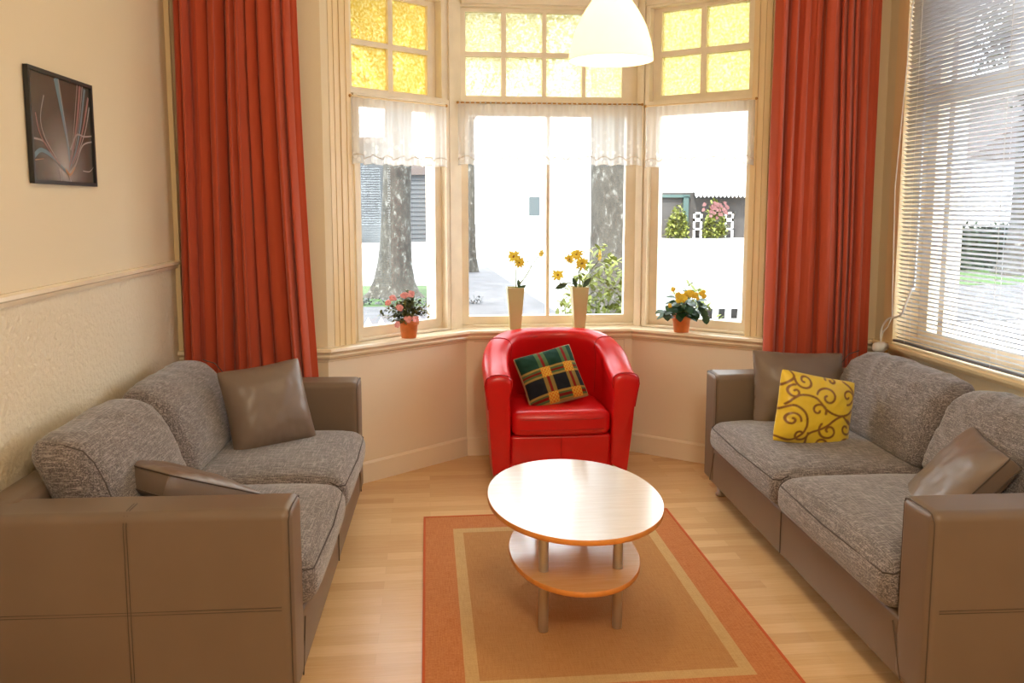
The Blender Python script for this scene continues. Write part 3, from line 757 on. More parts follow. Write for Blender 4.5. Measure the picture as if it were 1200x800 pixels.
# ------------------------------------------------------------------ red tub chair
def tub_chair():
    root = empty('tub_chair', (.662, 4.125, 0)); tag(root, 'red leather tub armchair in the bay, holding a tartan cushion', 'armchair')
    W, D, Tk = .374, .555, .116
    ys = D-.36
    path = []
    nS, nA = 6, 30
    for i in range(nS): path.append((-W, ys*i/nS, -1, 0))
    for i in range(nA+1):
        th = PI-PI*i/nA; c, s_ = math.cos(th), math.sin(th); e = .86
        path.append((W*math.copysign(abs(c)**e, c), ys+(D-ys)*abs(s_)**e, 0, 0))
    for i in range(nS): path.append((W, ys*(nS-1-i)/nS, 1, 0))
    n = len(path); P2 = [Vector((p[0], p[1])) for p in path]
    nor = []
    for i in range(n):
        t = (P2[min(i+1, n-1)]-P2[max(i-1, 0)]).normalized(); nor.append(Vector((-t.y, t.x)))
    nor[0] = Vector((-1, 0)); nor[-1] = Vector((1, 0))
    def ring(i, sc=1., dy=0):
        y = path[i][1]; f = min(1, max(0, y/D)); zt = .575+.165*(f*f*(3-2*f))
        pr = []   # (offset inwards, z)
        pr += [(.030, .045), (.024, .12), (.012, .26), (.004, .40), (-.006, zt-.10), (-.014, zt-.055)]
        cx, cz, a_, b_ = Tk/2-.002, zt-.050, Tk/2+.010, .050
        for k in range(0, 13):
            th = PI-PI*k/12; ex = .75
            c, s_ = math.cos(th), math.sin(th)
            pr.append((cx+a_*math.copysign(abs(c)**ex, c), cz+b_*abs(s_)**ex))
        pr += [(Tk+.002, zt-.075), (Tk-.004, zt-.14), (Tk, .40), (Tk+.002, .24), (Tk+.002, .10)]
        mc = (Tk/2, .33)
        out = []
        for (o, z) in pr:
            if sc != 1: o = mc[0]+(o-mc[0])*sc if True else o; z = z-(1-sc)*.18 if z > .4 else z+(1-sc)*.1*(z < .1)
            q = P2[i]-nor[i]*o
            lean = .055-.11*z
            out.append((q.x, q.y+lean+dy, z))
        return out
    rings = [ring(0, .80, -.016), ring(0, .93, -.012), ring(0, 1, 0)]+[ring(i) for i in range(1, n-1)]+[ring(n-1, 1, 0), ring(n-1, .93, -.012), ring(n-1, .80, -.016)]
    k = len(rings[0]); V = [q for r in rings for q in r]; F = []
    for i in range(len(rings)-1):
        for j in range(k-1): F.append((i*k+j, i*k+j+1, (i+1)*k+j+1, (i+1)*k+j))
        F.append((i*k+k-1, i*k, (i+1)*k, (i+1)*k+k-1))
    F.append(tuple(reversed(range(k)))); F.append(tuple((len(rings)-1)*k+j for j in range(k)))
    m = MB(); m.add(V, F, 0, True); sh = m.build('shell', M['red'], root)
    # piping over arm fronts and the two seams across the rim where arm meets back
    for idx in (2, len(rings)-3):
        r = rings[idx]; m = MB(); m.tube([(x, y-.006, z+(.003 if z > .5 else 0)) for (x, y, z) in r[3:20]], .0035, 6); m.build('piping', M['redseam'], sh)
    for i in (11, n-12):
        r = ring(i); m = MB(); m.tube([(x, y, z+.001) for (x, y, z) in r[5:22]], .0028, 6); m.build('piping', M['redseam'], sh)
    m = MB()
    def fd(x, y, z, hf): return [x, y+.055-.11*(z+.15)-.004*math.cos(x*3), z]
    m.rbox(-W+Tk+.0, W-Tk-.0, .004, .12, .045, .256, .02, (8, 2, 4), 3, deform=fd); ap = m.build('front_apron', M['red'], root)
    m = MB(); m.tube([(0, .046, .06), (0, .024, .245)], .0022, 6); m.build('seam', M['redseam'], ap)
    m = MB(); m.rbox(-W+.1, W-.1, .05, D-.12, .06, .25, .02, 2, 2); m.build('seat_platform', M['red'], root)
    def cd(x, y, z, hf):
        fx = 1-min(1, abs(x/hf[0]))**4; fy = 1-min(1, abs(y/hf[1]))**4
        if z > 0: z += .016*fx*fy
        if y < 0: y -= .022*(1-(x/hf[0])**2)
        if y > 0: x *= 1-.22*(y/hf[1])**3
        return [x, y, z]
    m = MB(); m.rbox(-W+Tk+.006, W-Tk-.006, .010, D-.115, .258, .378, .036, (12, 10, 2), 5, deform=cd); cu = m.build('seat_cushion', M['red'], root)
    hw = W-Tk-.006
    for z in (.345, .292):
        m = MB(); m.tube([(-hw+.0, .05, z), (-hw+.012, .022, z), (-hw+.05, -.001, z), (-hw*.5, -.010, z), (0, -.0145, z), (hw*.5, -.010, z), (hw-.05, -.001, z), (hw-.012, .022, z), (hw, .05, z)], .0022, 6); m.build('piping', M['redseam'], cu)
    for (x, y) in ((-.30, .08), (.30, .08), (-.22, .46), (.22, .46)):
        m = MB(); m.lathe([(0, 0), (.022, 0), (.024, .01), (.024, .05), (0, .05)], 16, center=(x, y, 0)); m.build('glide', M['black'], root)
    return root
tub_chair()

# ------------------------------------------------------------------ rug and coffee table
def rug():
    x0, x1, y0, y1 = -.03, 1.096, 2.185, 3.745
    root = empty('rug', ((x0+x1)/2, (y0+y1)/2, 0)); tag(root, 'flat-woven orange rug with a tan border line under the coffee table', 'rug')
    cx, cy = root.location.x, root.location.y
    def frame(name, o, i, mat, z):
        m = MB()
        for (a, b, c, d) in ((o[0], o[1], o[2], i[2]), (o[0], o[1], i[3], o[3]), (o[0], i[0], i[2], i[3]), (i[1], o[1], i[2], i[3])): m.box(a-cx, b-cx, c-cy, d-cy, .0005, z)
        m.build(name, mat, root)
    A = (x0, x1, y0, y1); B = (x0+.009, x1-.009, y0+.009, y1-.009); Cc = (.098, .972, 2.330, 3.588); Dd = (.140, .930, 2.375, 3.540)
    frame('binding', A, B, M['rug_edge'], .0075); frame('outer_band', B, Cc, M['rug_band'], .006); frame('tan_stripe', Cc, Dd, M['rug_light'], .0062)
    m = MB(); m.box(Dd[0]-cx, Dd[1]-cx, Dd[2]-cy, Dd[3]-cy, .0005, .006); m.build('field', M['rug_field'], root)
rug()
def table():
    root = empty('coffee_table', (.494, 2.822, .0062)); tag(root, 'two-tier oval beech coffee table with four silver legs on the orange rug', 'table')
    def oval(name, a, b, z0, z1):
        m = MB(); n = 96
        def rg(s, z): return [((a*s)*math.copysign(abs(math.cos(t))**.96, math.cos(t)), (b*s)*math.copysign(abs(math.sin(t))**.96, math.sin(t)), z) for t in [2*PI*k/n for k in range(n)]]
        e = .0015
        top = rg(1-e/a, z1); up = rg(1, z1-e); lo = rg(1, z0+e); bot = rg(1-e/a, z0)
        m.add(top, [tuple(range(n))], 0); m.add(bot, [tuple(reversed(range(n)))], 0)
        o = m.build(name, M['laminate_top'] if name == 'tabletop' else M['laminate'], root)
        m = MB(); V = top+up+lo+bot
        m.add(V, [(r*n+k, (r+1)*n+k, (r+1)*n+(k+1) % n, r*n+(k+1) % n) for r in range(3) for k in range(n)], 0, True)
        m.build('edge_band', M['tedge'], o)
    oval('tabletop', .297, .415, .388, .406)
    oval('lower_shelf', .222, .338, .190, .208)
    for x, y in ((-.126, -.165), (.122, -.165), (-.085, .25), (.085, .25)):
        if True:
            m = MB(); m.lathe([(0, 0), (.0155, 0), (.0155, .004), (.0165, .006), (.0165, .19)], 24, center=(x, y, 0)); m.lathe([(.0165, .208), (.0165, .388)], 24, center=(x, y, 0))
            m.build('leg', M['silver'], root)
table()

# ------------------------------------------------------------------ framed picture
def picture():
    z0, z1 = 1.471, 1.826; ya, yb = 2.760, 3.234
    c = Vector((xl((ya+yb)/2), (ya+yb)/2, (z0+z1)/2)); rz = math.atan2(dl.y, dl.x)-PI/2
    root = empty('framed_picture', (c.x+.001, c.y, c.z), rz); tag(root, 'black-framed dark print of pale light streaks hanging on the cream wall', 'picture')
    hw, hh = (yb-ya)/2, (z1-z0)/2
    m = MB(); plate(m, Vector((.017, -hw)), Vector((0, 1)), Vector((-1, 0)), 0, 2*hw, -hh, hh, [(.012, 2*hw-.012, -hh+.012, hh-.012)], 0, .015); m.build('frame', M['black'], root, bevel=.0015)
    m, nt, out = newmat('dark_print_paper'); h = N(nt)
    v = h.coords(); gr = h.n('ShaderNodeTexGradient', gradient_type='SPHERICAL')
    mp = h.n('ShaderNodeMapping'); tc = h.n('ShaderNodeTexCoord'); nt.links.new(tc.outputs['Object'], mp.inputs['Vector']); h.set(mp, 'Location', (0, .0, .62)); h.set(mp, 'Scale', (0, 5.5, 5.2)); nt.links.new(mp.outputs[0], gr.inputs[0])
    cc = h.ramp(gr.outputs['Fac'], [(0, (.085, .070, .055)), (.45, (.19, .17, .155)), (1, (.46, .43, .42))])
    b = h.n('ShaderNodeBsdfPrincipled'); h.set(b, 'Base Color', cc); h.set(b, 'Roughness', .25); nt.links.new(b.outputs[0], out.inputs[0]); M['print'] = m
    M['streakW'] = principled('pale_streak_ink', (.38, .34, .33), .3); M['streakB'] = principled('blue_streak_ink', (.14, .24, .30), .3); M['streakP'] = principled('rose_streak_ink', (.33, .15, .14), .3); M['streakO'] = principled('orange_streak_ink', (.45, .24, .12), .3)
    m = MB(); x = .008; a, b2 = hw-.012, hh-.012
    m.add([(x, -a, -b2), (x, a, -b2), (x, a, b2), (x, -a, b2)], [(0, 1, 2, 3)], 0)
    # picture coordinates: u to the right 0..1, v down 0..1
    def stroke(pts, w0, w1, mi, lift):
        q = vine(pts); V = []; 
        for i, (u, v_) in enumerate(q):
            t = i/(len(q)-1); p0 = q[max(0, i-1)]; p1 = q[min(len(q)-1, i+1)]
            tx, ty = (p1[0]-p0[0])*2*a, -(p1[1]-p0[1])*2*b2; l = math.hypot(tx, ty)+1e-9; w_ = w0+(w1-w0)*t
            y_ = -a+u*2*a; z_ = b2-v_*2*b2
            V += [(x+lift, y_-ty/l*w_, z_+tx/l*w_), (x+lift, y_+ty/l*w_, z_-tx/l*w_)]
        m.add(V, [(2*i, 2*i+1, 2*i+3, 2*i+2) for i in range(len(q)-1)], mi)
    ks = [([(.43, .0), (.50, .3), (.57, .62), (.58, .80)], .016, .002, 2), ([(.47, .0), (.53, .35), (.58, .65)], .003, .002, 1),
          ([(.84, .0), (.76, .35), (.66, .65), (.57, .86)], .009, .002, 3), ([(.92, .02), (.82, .38), (.70, .68), (.58, .87)], .008, .002, 2), ([(.98, .10), (.86, .42), (.74, .66), (.62, .82)], .006, .002, 3), ([(.79, .0), (.70, .4), (.62, .75)], .003, .001, 1), ([(.99, .2), (.9, .44), (.78, .64), (.64, .82)], .004, .001, 1), ([(.88, .0), (.79, .36), (.68, .66)], .004, .001, 1),
          ([(.03, .78), (.14, .72), (.32, .78), (.50, .90), (.56, .92)], .008, .003, 2), ([(.56, .92), (.68, .82), (.82, .62), (1, .56)], .005, .002, 1), ([(.03, .62), (.18, .64), (.30, .76), (.46, .88)], .003, .002, 1), ([(.08, .38), (.12, .55), (.22, .68), (.42, .84)], .003, .002, 3), ([(.22, .2), (.15, .42), (.20, .60), (.36, .78)], .003, .002, 1),
          ([(.6, .68), (.72, .52), (.86, .52), (1, .50)], .004, .002, 1), ([(.40, .88), (.42, 1.0)], .003, .003, 1), ([(.54, .92), (.58, 1.0)], .003, .003, 1), ([(.03, .82), (.16, .80)], .002, .001, 4), ([(.50, .88), (.57, .93), (.66, .85)], .005, .003, 4), ([(.80, .88), (.92, .88), (1, .83)], .002, .001, 1)]
    for i, (p_, w0, w1, mi) in enumerate(ks): stroke(p_, w0, w1, mi, .0004+.00012*i)
    m.build('print', [M['print'], M['streakW'], M['streakB'], M['streakP'], M['streakO']], root)
picture()

# ------------------------------------------------------------------ pendant lamp
def lamp():
    root = empty('pendant_lamp', (.590, 2.75, 1.862)); tag(root, 'bell-shaped opal pendant lamp, lit, hanging above the coffee table', 'lamp')
    prof = [(.0, .355), (.016, .352), (.026, .33), (.030, .295), (.038, .25), (.050, .215), (.062, .186), (.080, .160), (.0965, .132), (.112, .10), (.123, .065), (.131, .03), (.135, .0)]
    P = []
    for i in range(len(prof)-1):
        for k in range(4):
            t = k/4; p0 = prof[max(i-1, 0)]; p1 = prof[i]; p2 = prof[i+1]; p3 = prof[min(i+2, len(prof)-1)]
            P.append(tuple(.5*(2*p1[q]+(p2[q]-p0[q])*t+(2*p0[q]-5*p1[q]+4*p2[q]-p3[q])*t*t+(3*p1[q]-p0[q]-3*p2[q]+p3[q])*t**3) for q in (0, 1)))
    P.append(prof[-1]); P = [(max(0, a), b) for a, b in P]
    inner = [(max(0, a-.003), b-.002*(b > .01)) for a, b in reversed(P)]
    m = MB(); m.lathe(P+[(.1335, -.0015)]+inner, 56); m.build('lamp_shade', M['shade'], root)
    m = MB(); m.tube([(0, 0, .35), (0, 0, H_C-1.862-.02)], .003, 8); m.build('cord', M['white'], root)
    m = MB(); m.lathe([(0, .30), (.017, .30), (.019, .25), (.017, .21), (0, .21)], 20); m.build('lamp_holder', M['white'], root)
    m = MB(); m.lathe([(0, .12), (.015, .124), (.026, .14), (.030, .16), (.026, .18), (.014, .205), (.012, .215)], 20); m.build('bulb', M['bulb'], root)
    m = MB(); m.lathe([(0, 0), (.05, 0), (.045, -.03), (.01, -.05), (0, -.05)], 24, center=(0, 0, H_C-1.862)); m.build('ceiling_rose', M['white'], root)
    l = bpy.data.lights.new('pendant_bulb', 'POINT'); l.energy = 9; l.color = (1, .80, .52); l.shadow_soft_size = .03
    o = bpy.data.objects.new('pendant_bulb', l); COL.objects.link(o); o.location = (.590, 2.75, 1.955)
lamp()

# ------------------------------------------------------------------ venetian blind, its cord, radiator and valve
def blind():
    ya, yb = 3.935, 1.30; xx = xr(2.6)-.022
    root = empty('venetian_blind', (xx, (ya+yb)/2, .748), 0); root.rotation_euler = (0, 0, math.atan2(dr_.y, dr_.x)+PI/2); tag(root, 'silver-white slatted blind covering the large side window', 'blind')
    hw = (ya-yb)/2; m = MB(); pitch = .0198; n = 90; tilt = R(27)
    for i in range(n):
        z = .02+i*pitch
        V = []
        for sy in (-hw, hw):
            for k in range(5):
                q = (k/4-.5)*.025; cr = .0022*(1-(2*k/4-1)**2)
                V.append((q*math.cos(tilt)+cr*math.sin(tilt), sy, z-q*math.sin(tilt)+cr*math.cos(tilt)))
        m.add(V, [(k, k+1, k+6, k+5) for k in range(4)], 0, True)
    o = m.build('slats', M['slat'], root); sm = o.modifiers.new('thick', 'SOLIDIFY'); sm.thickness = .0004
    m = MB(); m.rbox(-.013, .013, -hw, hw, -.004, .008, .003, 1, 2); m.build('bottom_rail', principled('grey_rail', (.20, .20, .20), .4, metal=.4), root)
    m = MB(); m.rbox(-.016, .016, -hw, hw, .02+n*pitch, .05+n*pitch, .003, 1, 2); m.build('head_rail', M['white'], root)
    for sy in (hw-.10, hw-.72, hw-1.34, hw-1.96):
        m = MB()
        for x in (-.0125, .0125): m.tube([(x, sy, .0), (x, sy, .02+n*pitch)], .0008, 5)
        m.build('ladder_cord', M['white'], root)
    xw = xr(3.9)-.052
    c = tag(empty('blind_cord', (xw, 3.93, .77)), 'white blind cord looped down onto the radiator valve', 'cord')
    m = MB(); q = []
    pts = [(0, -.05, 1.6), (0, .025, .72), (0, .0, .23), (0, -.01, .10), (-.002, .02, .045), (-.006, .055, .015), (-.012, .06, -.03)]
    for a, b in zip(pts, pts[1:]):
        for k in range(6): t = k/6; q.append(tuple(a[i]+(b[i]-a[i])*t for i in range(3)))
    q.append(pts[-1]); m.tube(q, .003, 8); m.build('cord', M['white'], c)
    m = MB(); pts = [(.052, -.10, 1.55), (.052, -.10, .36), (.03, -.11, .24), (0, -.115, .16), (0, -.09, .12), (-.004, -.05, .10), (-.008, .01, .085), (-.012, .05, .045), (-.014, .06, .0), (-.014, .055, -.04)]
    m.tube(vine3(pts), .0052, 8); m.build('tilt_wand', M['white'], c)
def vine3(pts):
    o = []
    for i in range(len(pts)-1):
        p0 = pts[max(i-1, 0)]; p1 = pts[i]; p2 = pts[i+1]; p3 = pts[min(i+2, len(pts)-1)]
        for k in range(8):
            t = k/8; o.append(tuple(.5*((2*p1[q])+(-p0[q]+p2[q])*t+(2*p0[q]-5*p1[q]+4*p2[q]-p3[q])*t*t+(-p0[q]+3*p1[q]-3*p2[q]+p3[q])*t**3) for q in (0, 1, 2)))
    o.append(pts[-1]); return o
blind()
def radiator():
    root = tag(empty('radiator', (2.255, 2.35, 0), R(.6)), 'white panel radiator low on the wall behind the sofa under the blind', 'radiator')
    m = MB(); m.rbox(-.028, .0, -1.2, 1.28, .14, .615, .006, 1, 2); 
    for i in range(50): m.box(-.033, -.026, -1.18+i*.049, -1.155+i*.049, .17, .585)
    m.build('panel', M['radiator'], root)
    m = MB(); m.rbox(-.034, .03, -1.21, 1.29, .605, .632, .006, 1, 2); m.build('top_grille', M['radiator'], root)
    m = MB(); m.tube([(-.01, 1.27, .56), (-.01, 1.45, .58), (-.01, 1.555, .62), (-.01, 1.572, .69)], .0085, 10); m.tube([(-.01, 1.572, .74), (-.01, 1.572, .0)], .0085, 10); m.build('pipe', M['brass'], root)
    m = MB(); m.lathe([(0, 0), (.018, 0), (.018, .02), (.024, .022), (.026, .05), (.024, .075), (.016, .085), (0, .087)], 24, mat=Matrix.Translation((-.012, 1.572, .722)) @ Matrix.Rotation(R(-90), 4, 'Y') @ Matrix.Rotation(R(25), 4, 'X'))
    m.build('thermostat_head', M['white'], root)
radiator()

# ------------------------------------------------------------------ plants and vases on the sill
def petal_fan(m, c, nrm, r, np_, mi=0, wid=.34, lift=.25, rnd=random):
    nrm = Vector(nrm).normalized(); a = nrm.orthogonal().normalized(); b = nrm.cross(a); c = Vector(c)
    for k in range(np_):
        th = 2*PI*k/np_+rnd.uniform(-.12, .12); rr = r*rnd.uniform(.78, 1.15); d = a*math.cos(th)+b*math.sin(th); s_ = nrm.cross(d)
        lf = lift*rnd.uniform(.3, 1.6)
        pts = [(0.12, .3), (.45, 1.), (.78, .85), (1., .05)]
        V = []
        for (t, w) in pts:
            base = c+d*rr*t+nrm*(rr*lf*t*(1.2-t)); V += [base+s_*w*wid*rr*.5, base-nrm*(-.0008), base-s_*w*wid*rr*.5]
        F = []
        for i in range(3): F += [(3*i, 3*i+1, 3*i+4, 3*i+3), (3*i+1, 3*i+2, 3*i+5, 3*i+4)]
        m.add(V, F, mi, True)
def leaf(m, p, d, up, ln, wd, mi=0, fold=.25, droop=.2):
    p = Vector(p); d = Vector(d).normalized(); up = Vector(up); s_ = d.cross(up)
    if s_.length < 1e-4: s_ = d.orthogonal()
    s_.normalize(); u = s_.cross(d)
    V = []; ts = [(0, .05), (.25, .8), (.55, 1), (.82, .6), (1, .02)]
    for (t, w) in ts:
        base = p+d*ln*t-u*(droop*ln*t*t); V += [base+s_*w*wd/2+u*fold*w*wd/2, base, base-s_*w*wd/2+u*fold*w*wd/2]
    F = []
    for i in range(4): F += [(3*i, 3*i+1, 3*i+4, 3*i+3), (3*i+1, 3*i+2, 3*i+5, 3*i+4)]
    m.add(V, F, mi, True)
def pot_part(root, r0=.036, r1=.053, h=.090):
    m = MB(); m.lathe([(0, 0), (r0, 0), (r0+.002, .002), (r1-.006, h*.74), (r1-.002, h*.75), (r1, h*.77), (r1, h-.002), (r1-.002, h), (r1-.006, h), (r1-.008, h*.8), (0, h*.8)], 36); m.build('pot', M['terra'], root)
    m = MB(); m.lathe([(0, h*.88), (r1-.010, h*.86), (r1-.008, h*.8)], 24); m.build('soil', M['soil'], root)
def azalea():
    root = tag(empty('potted_azalea', (-.100, 4.437, .722)), 'pink azalea in a terracotta pot at the left end of the sill', 'potted plant')
    pot_part(root, .037, .053, .092); rnd = random.Random(5)
    m = MB(); ms = MB(); tips = []
    for i in range(30):
        th = rnd.uniform(0, 2*PI); rad = rnd.uniform(.03, .135); z = .10+rnd.uniform(.02, .16)*(1.1-rad/.2)
        e = Vector((math.cos(th)*rad*1.0+(-.02), math.sin(th)*rad*.42-.015, z)); 
        if rnd.random() < .25: e.x -= .03; e.z -= .05
        mid = Vector((e.x*.35, e.y*.35, .10+(e.z-.10)*.5)); ms.tube([(0, 0, .07), mid, e], [.0025, .0018, .001], 5); tips.append(e)
        for k in range(22):
            q = mid.lerp(e, rnd.uniform(.1, 1.05))+Vector((rnd.gauss(0, .009), rnd.gauss(0, .009), rnd.gauss(0, .009)))
            d = Vector((rnd.uniform(-1, 1), rnd.uniform(-1, 1), rnd.uniform(-.3, .9))); leaf(m, q, d, (0, 0, 1), rnd.uniform(.020, .034), rnd.uniform(.011, .017))
    ms.build('branches', M['stem'], root); m.build('foliage', M['leafmix'], root)
    for (x, z) in ((-.075, .215), (.020, .232), (-.045, .165), (.005, .075+.03), (-.055, .078), (-.10, .19), (.035, .105), (-.02, .225)):
        f = MB(); 
        for k in range(3): petal_fan(f, (x+rnd.gauss(0, .004), -.065+k*.004, z), (rnd.gauss(0, .4), -1, .5), .020-.003*k, 6, wid=.9, lift=.5, rnd=rnd)
        f.build('blossom', M['pink'], root)
def begonia():
    root = tag(empty('potted_begonia', (1.374, 4.495, .722)), 'yellow begonia in a terracotta pot at the right end of the sill', 'potted plant')
    pot_part(root, .038, .054, .094); rnd = random.Random(8)
    m = MB(); ms = MB()
    for i in range(70):
        th = rnd.uniform(0, 2*PI); rad = rnd.uniform(.01, .105); z = .095+rnd.uniform(-.01, .11)*(1-rad/.3)
        e = Vector((math.cos(th)*rad, math.sin(th)*rad*.55-.015, z)); ms.tube([(0, 0, .07), (e.x*.5, e.y*.5, z*.8), e], [.003, .0025, .0015], 5)
        leaf(m, e, (math.cos(th)+rnd.gauss(0, .3), math.sin(th)-.3, rnd.uniform(-.5, .3)), (0, -.3, 1), rnd.uniform(.045, .065), rnd.uniform(.040, .055), fold=.15, droop=.35)
    for (x, z) in ((.115, .07), (.105, .10), (-.10, .09), (.09, .13), (-.03, .085)):
        leaf(m, (x, -.05, z+.03), (.1, -.2, -1), (0, -1, .2), .055, .045, fold=.1, droop=-.1)
    ms.build('stems', M['stem'], root); m.build('foliage', M['leafdark'], root)
    for (x, z, r) in ((-.068, .240, .014), (-.040, .205, .020), (-.015, .190, .028), (.022, .215, .025), (.048, .205, .022), (.085, .215, .014), (.100, .200, .016), (-.085, .150, .016), (-.035, .180, .018), (.10, .225, .012), (.005, .215, .016), (.065, .190, .012)):
        f = MB()
        for k in range(4): petal_fan(f, (x, -.062-.003*k, z), (rnd.gauss(0, .25), -1, .3), r*(1-.18*k), 7, wid=.95, lift=.6, rnd=rnd)
        f.build('blossom', M['petalY'], root)
    ms = MB()
    for x, z in ((-.068, .24), (.022, .215), (.09, .21), (.048, .205)): ms.tube([(x*.3, -.02, .11), (x*.8, -.05, z-.03), (x, -.058, z)], .0018, 5)
    ms.build('flower_stalks', M['stem'], root)
azalea(); begonia()
def vase(x, y, label):
    root = tag(empty('flower_vase', (x, y, .722)), label, 'vase', 'square tapered vases on the sill')
    m = MB(); a, b, h, t = .030, .047, .232, .004
    def sq(r, z): return [(-r, -r, z), (r, -r, z), (r, r, z), (-r, r, z)]
    V = sq(a, 0)+sq(b, h)+sq(b-t, h)+sq(a-t, .01); F = [(3, 2, 1, 0)]
    for l in range(3): F += [(l*4+k, l*4+(k+1) % 4, (l+1)*4+(k+1) % 4, (l+1)*4+k) for k in range(4)]
    F.append((12, 13, 14, 15)); m.add(V, F); m.build('vase_body', M['vase'], root, bevel=.0015)
vase(.486, 4.712, 'pale gold tapered vase on the sill, left of its twin, above the red chair back'); vase(.848, 4.712, 'pale gold tapered vase on the sill, right of its twin, beside the bush outside')
def sunflower(base, pts, r, nrm, label, leaves=()):
    root = tag(empty('yellow_daisy', base), label, 'flower', 'yellow artificial daisies in the vases')
    rnd = random.Random(int(r*1e5)+len(label)); st = MB(); q = vine3([(0, 0, 0)]+pts); st.tube(q, .0022, 6); st.build('stem', M['stem'], root)
    e = Vector(pts[-1]); nrm = Vector(nrm).normalized()
    m = MB(); petal_fan(m, e, nrm, r, 11, wid=.36, lift=.25, rnd=rnd); petal_fan(m, e+nrm*.002, nrm, r*.78, 10, wid=.36, lift=.4, rnd=rnd); m.build('petals', M['petal'], root)
    m = MB(); rr = r*.27; mt = nrm.to_track_quat('Z', 'Y').to_matrix().to_4x4(); mt.translation = e
    m.lathe([(0, rr*.5), (rr*.6, rr*.42), (rr*.95, rr*.15), (rr, -.001), (0, -.003)], 16, mat=mt); m.build('flower_disc', M['disc'], root)
    if leaves:
        for (p, d, ln) in leaves:
            m = MB(); leaf(m, p, d, (0, -1, .3), ln, ln*.42, fold=.3); m.build('leaf', M['leafdark'], root)
VL = (.486, 4.712, .76); VR = (.848, 4.712, .76)
sunflower(VL, [(.003, -.01, .18), (.0, -.02, .30), (-.012, -.03, .365)], .040, (-.3, -1, .5), 'yellow daisy topmost above the left vase, facing the chair', [((.02, -.02, .19), (-.1, 0, 1), .05), ((.01, -.02, .18), (1, -.2, .6), .055)])
sunflower(VL, [(.008, -.01, .18), (.06, -.02, .26), (.085, -.02, .315), (.06, -.03, .340), (.020, -.035, .335)], .034, (-.2, -1, -.2), 'yellow daisy on a stem bent over beside the left vase')
sunflower(VL, [(.01, 0, .17), (.06, -.01, .26), (.105, -.015, .335), (.142, -.02, .382)], .028, (.6, -.7, -.3), 'small yellow daisy leaning towards the middle glazing bar')
sunflower(VR, [(.0, -.01, .18), (-.01, -.02, .30), (-.022, -.03, .375)], .038, (-.35, -1, .3), 'yellow daisy topmost above the right vase')
sunflower(VR, [(.0, -.0, .18), (.0, -.01, .29), (-.060, -.02, .350)], .032, (-.7, -.8, -.4), 'yellow daisy drooping just left of the topmost one in the right vase')
sunflower(VR, [(.005, -.02, .18), (-.01, -.03, .26), (.005, -.04, .328)], .042, (.1, -1, -.15), 'largest yellow daisy facing the room above the right vase', [((-.02, -.02, .19), (-.35, -.1, 1), .06), ((.015, -.02, .19), (.55, -.1, .7), .07)])
sunflower(VR, [(.01, 0, .18), (.05, -.01, .27), (.095, -.02, .33), (.108, -.02, .368)], .036, (.9, -.5, 0), 'yellow daisy seen edge-on in front of the tree trunk')
sunflower(VR, [(-.01, 0, .17), (-.05, -.015, .215), (-.11, -.03, .215), (-.128, -.04, .262)], .038, (-.2, -.9, .5), 'lowest yellow daisy reaching left out of the right vase', [((-.07, -.02, .215), (-.9, -.1, -.35), .075)])

# ------------------------------------------------------------------ outdoors
ZG = -.5
def slab(mb, pts, z0, z1):
    n = len(pts); mb.add([(x, y, z0) for x, y in pts]+[(x, y, z1) for x, y in pts], [tuple(reversed(range(n))), tuple(range(n, 2*n))]+[(i, (i+1) % n, (i+1) % n+n, i+n) for i in range(n)])
m = MB(); slab(m, [(-60, 4.9), (2.15, 4.9), (2.35, 15), (2.0, 24), (1.75, 32), (1.45, 32), (1.0, 22), (.6, 16.4), (-60, 16.4)], ZG-.1, ZG); struct(m.build('pavement_tree_shade', M['pave_shade']))  # dark patch outlined as the trees' shadow, painted against the pale road
m = MB(); m.box(2.9, 80, -40, 4.9, ZG-.1, ZG-.004); m.box(-60, 80, 4.9, 95, ZG-.1, ZG-.012); struct(m.build('road', M['road']))
m = MB(); m.box(-60, .15, 16.42, 20.8, ZG-.1, ZG-.002); struct(m.build('lawn', M['grass']))
def trunk(loc, hgt, prof, lean, label, crown=None, name='tree', seed=1, part='trunk'):
    root = tag(empty(name, loc), label, 'tree'); V = []; F = []; n = 26; k = len(prof)
    for (z, r) in prof:
        for i in range(n):
            th = 2*PI*i/n; fl = 1+.16*max(0, 1-z/1.0)*math.cos(5*th+seed)+.05*noise.noise(Vector((math.cos(th)*1.3, math.sin(th)*1.3, z*.7+seed)))
            V.append((lean*z+r*fl*math.cos(th), r*fl*math.sin(th), z))
    for j in range(k-1):
        for i in range(n): F.append((j*n+i, j*n+(i+1) % n, (j+1)*n+(i+1) % n, (j+1)*n+i))
    m = MB(); m.add(V, F, 0, True)
    zt = prof[-1][0]; rt = prof[-1][1]; rnd = random.Random(seed)
    for b in range(5):
        th = rnd.uniform(0, 6.28); e = Vector((lean*zt+math.cos(th)*1.4, math.sin(th)*1.2, zt+1.8+rnd.random())); m.tube([(lean*zt, 0, zt-.2), ((e.x+lean*zt)/2, e.y/2, zt+.9), e], [rt*.6, rt*.4, rt*.2], 10)
    m.build(part, M['bark'], root)
    if crown:
        m = MB()
        for i in range(crown[0]):
            c = Vector((rnd.gauss(0, crown[1]*.5), rnd.gauss(0, crown[1]*.45), crown[2]+rnd.gauss(0, crown[3]*.4)))
            for q in range(5):
                p_ = c+Vector((rnd.gauss(0, .15), rnd.gauss(0, .15), rnd.gauss(0, .15))); leaf(m, p_, (rnd.uniform(-1, 1), rnd.uniform(-1, 1), rnd.uniform(-1, .5)), (0, 0, 1), rnd.uniform(.14, .24), rnd.uniform(.10, .16))
        m.build('crown', M['crown'], root)
    return root
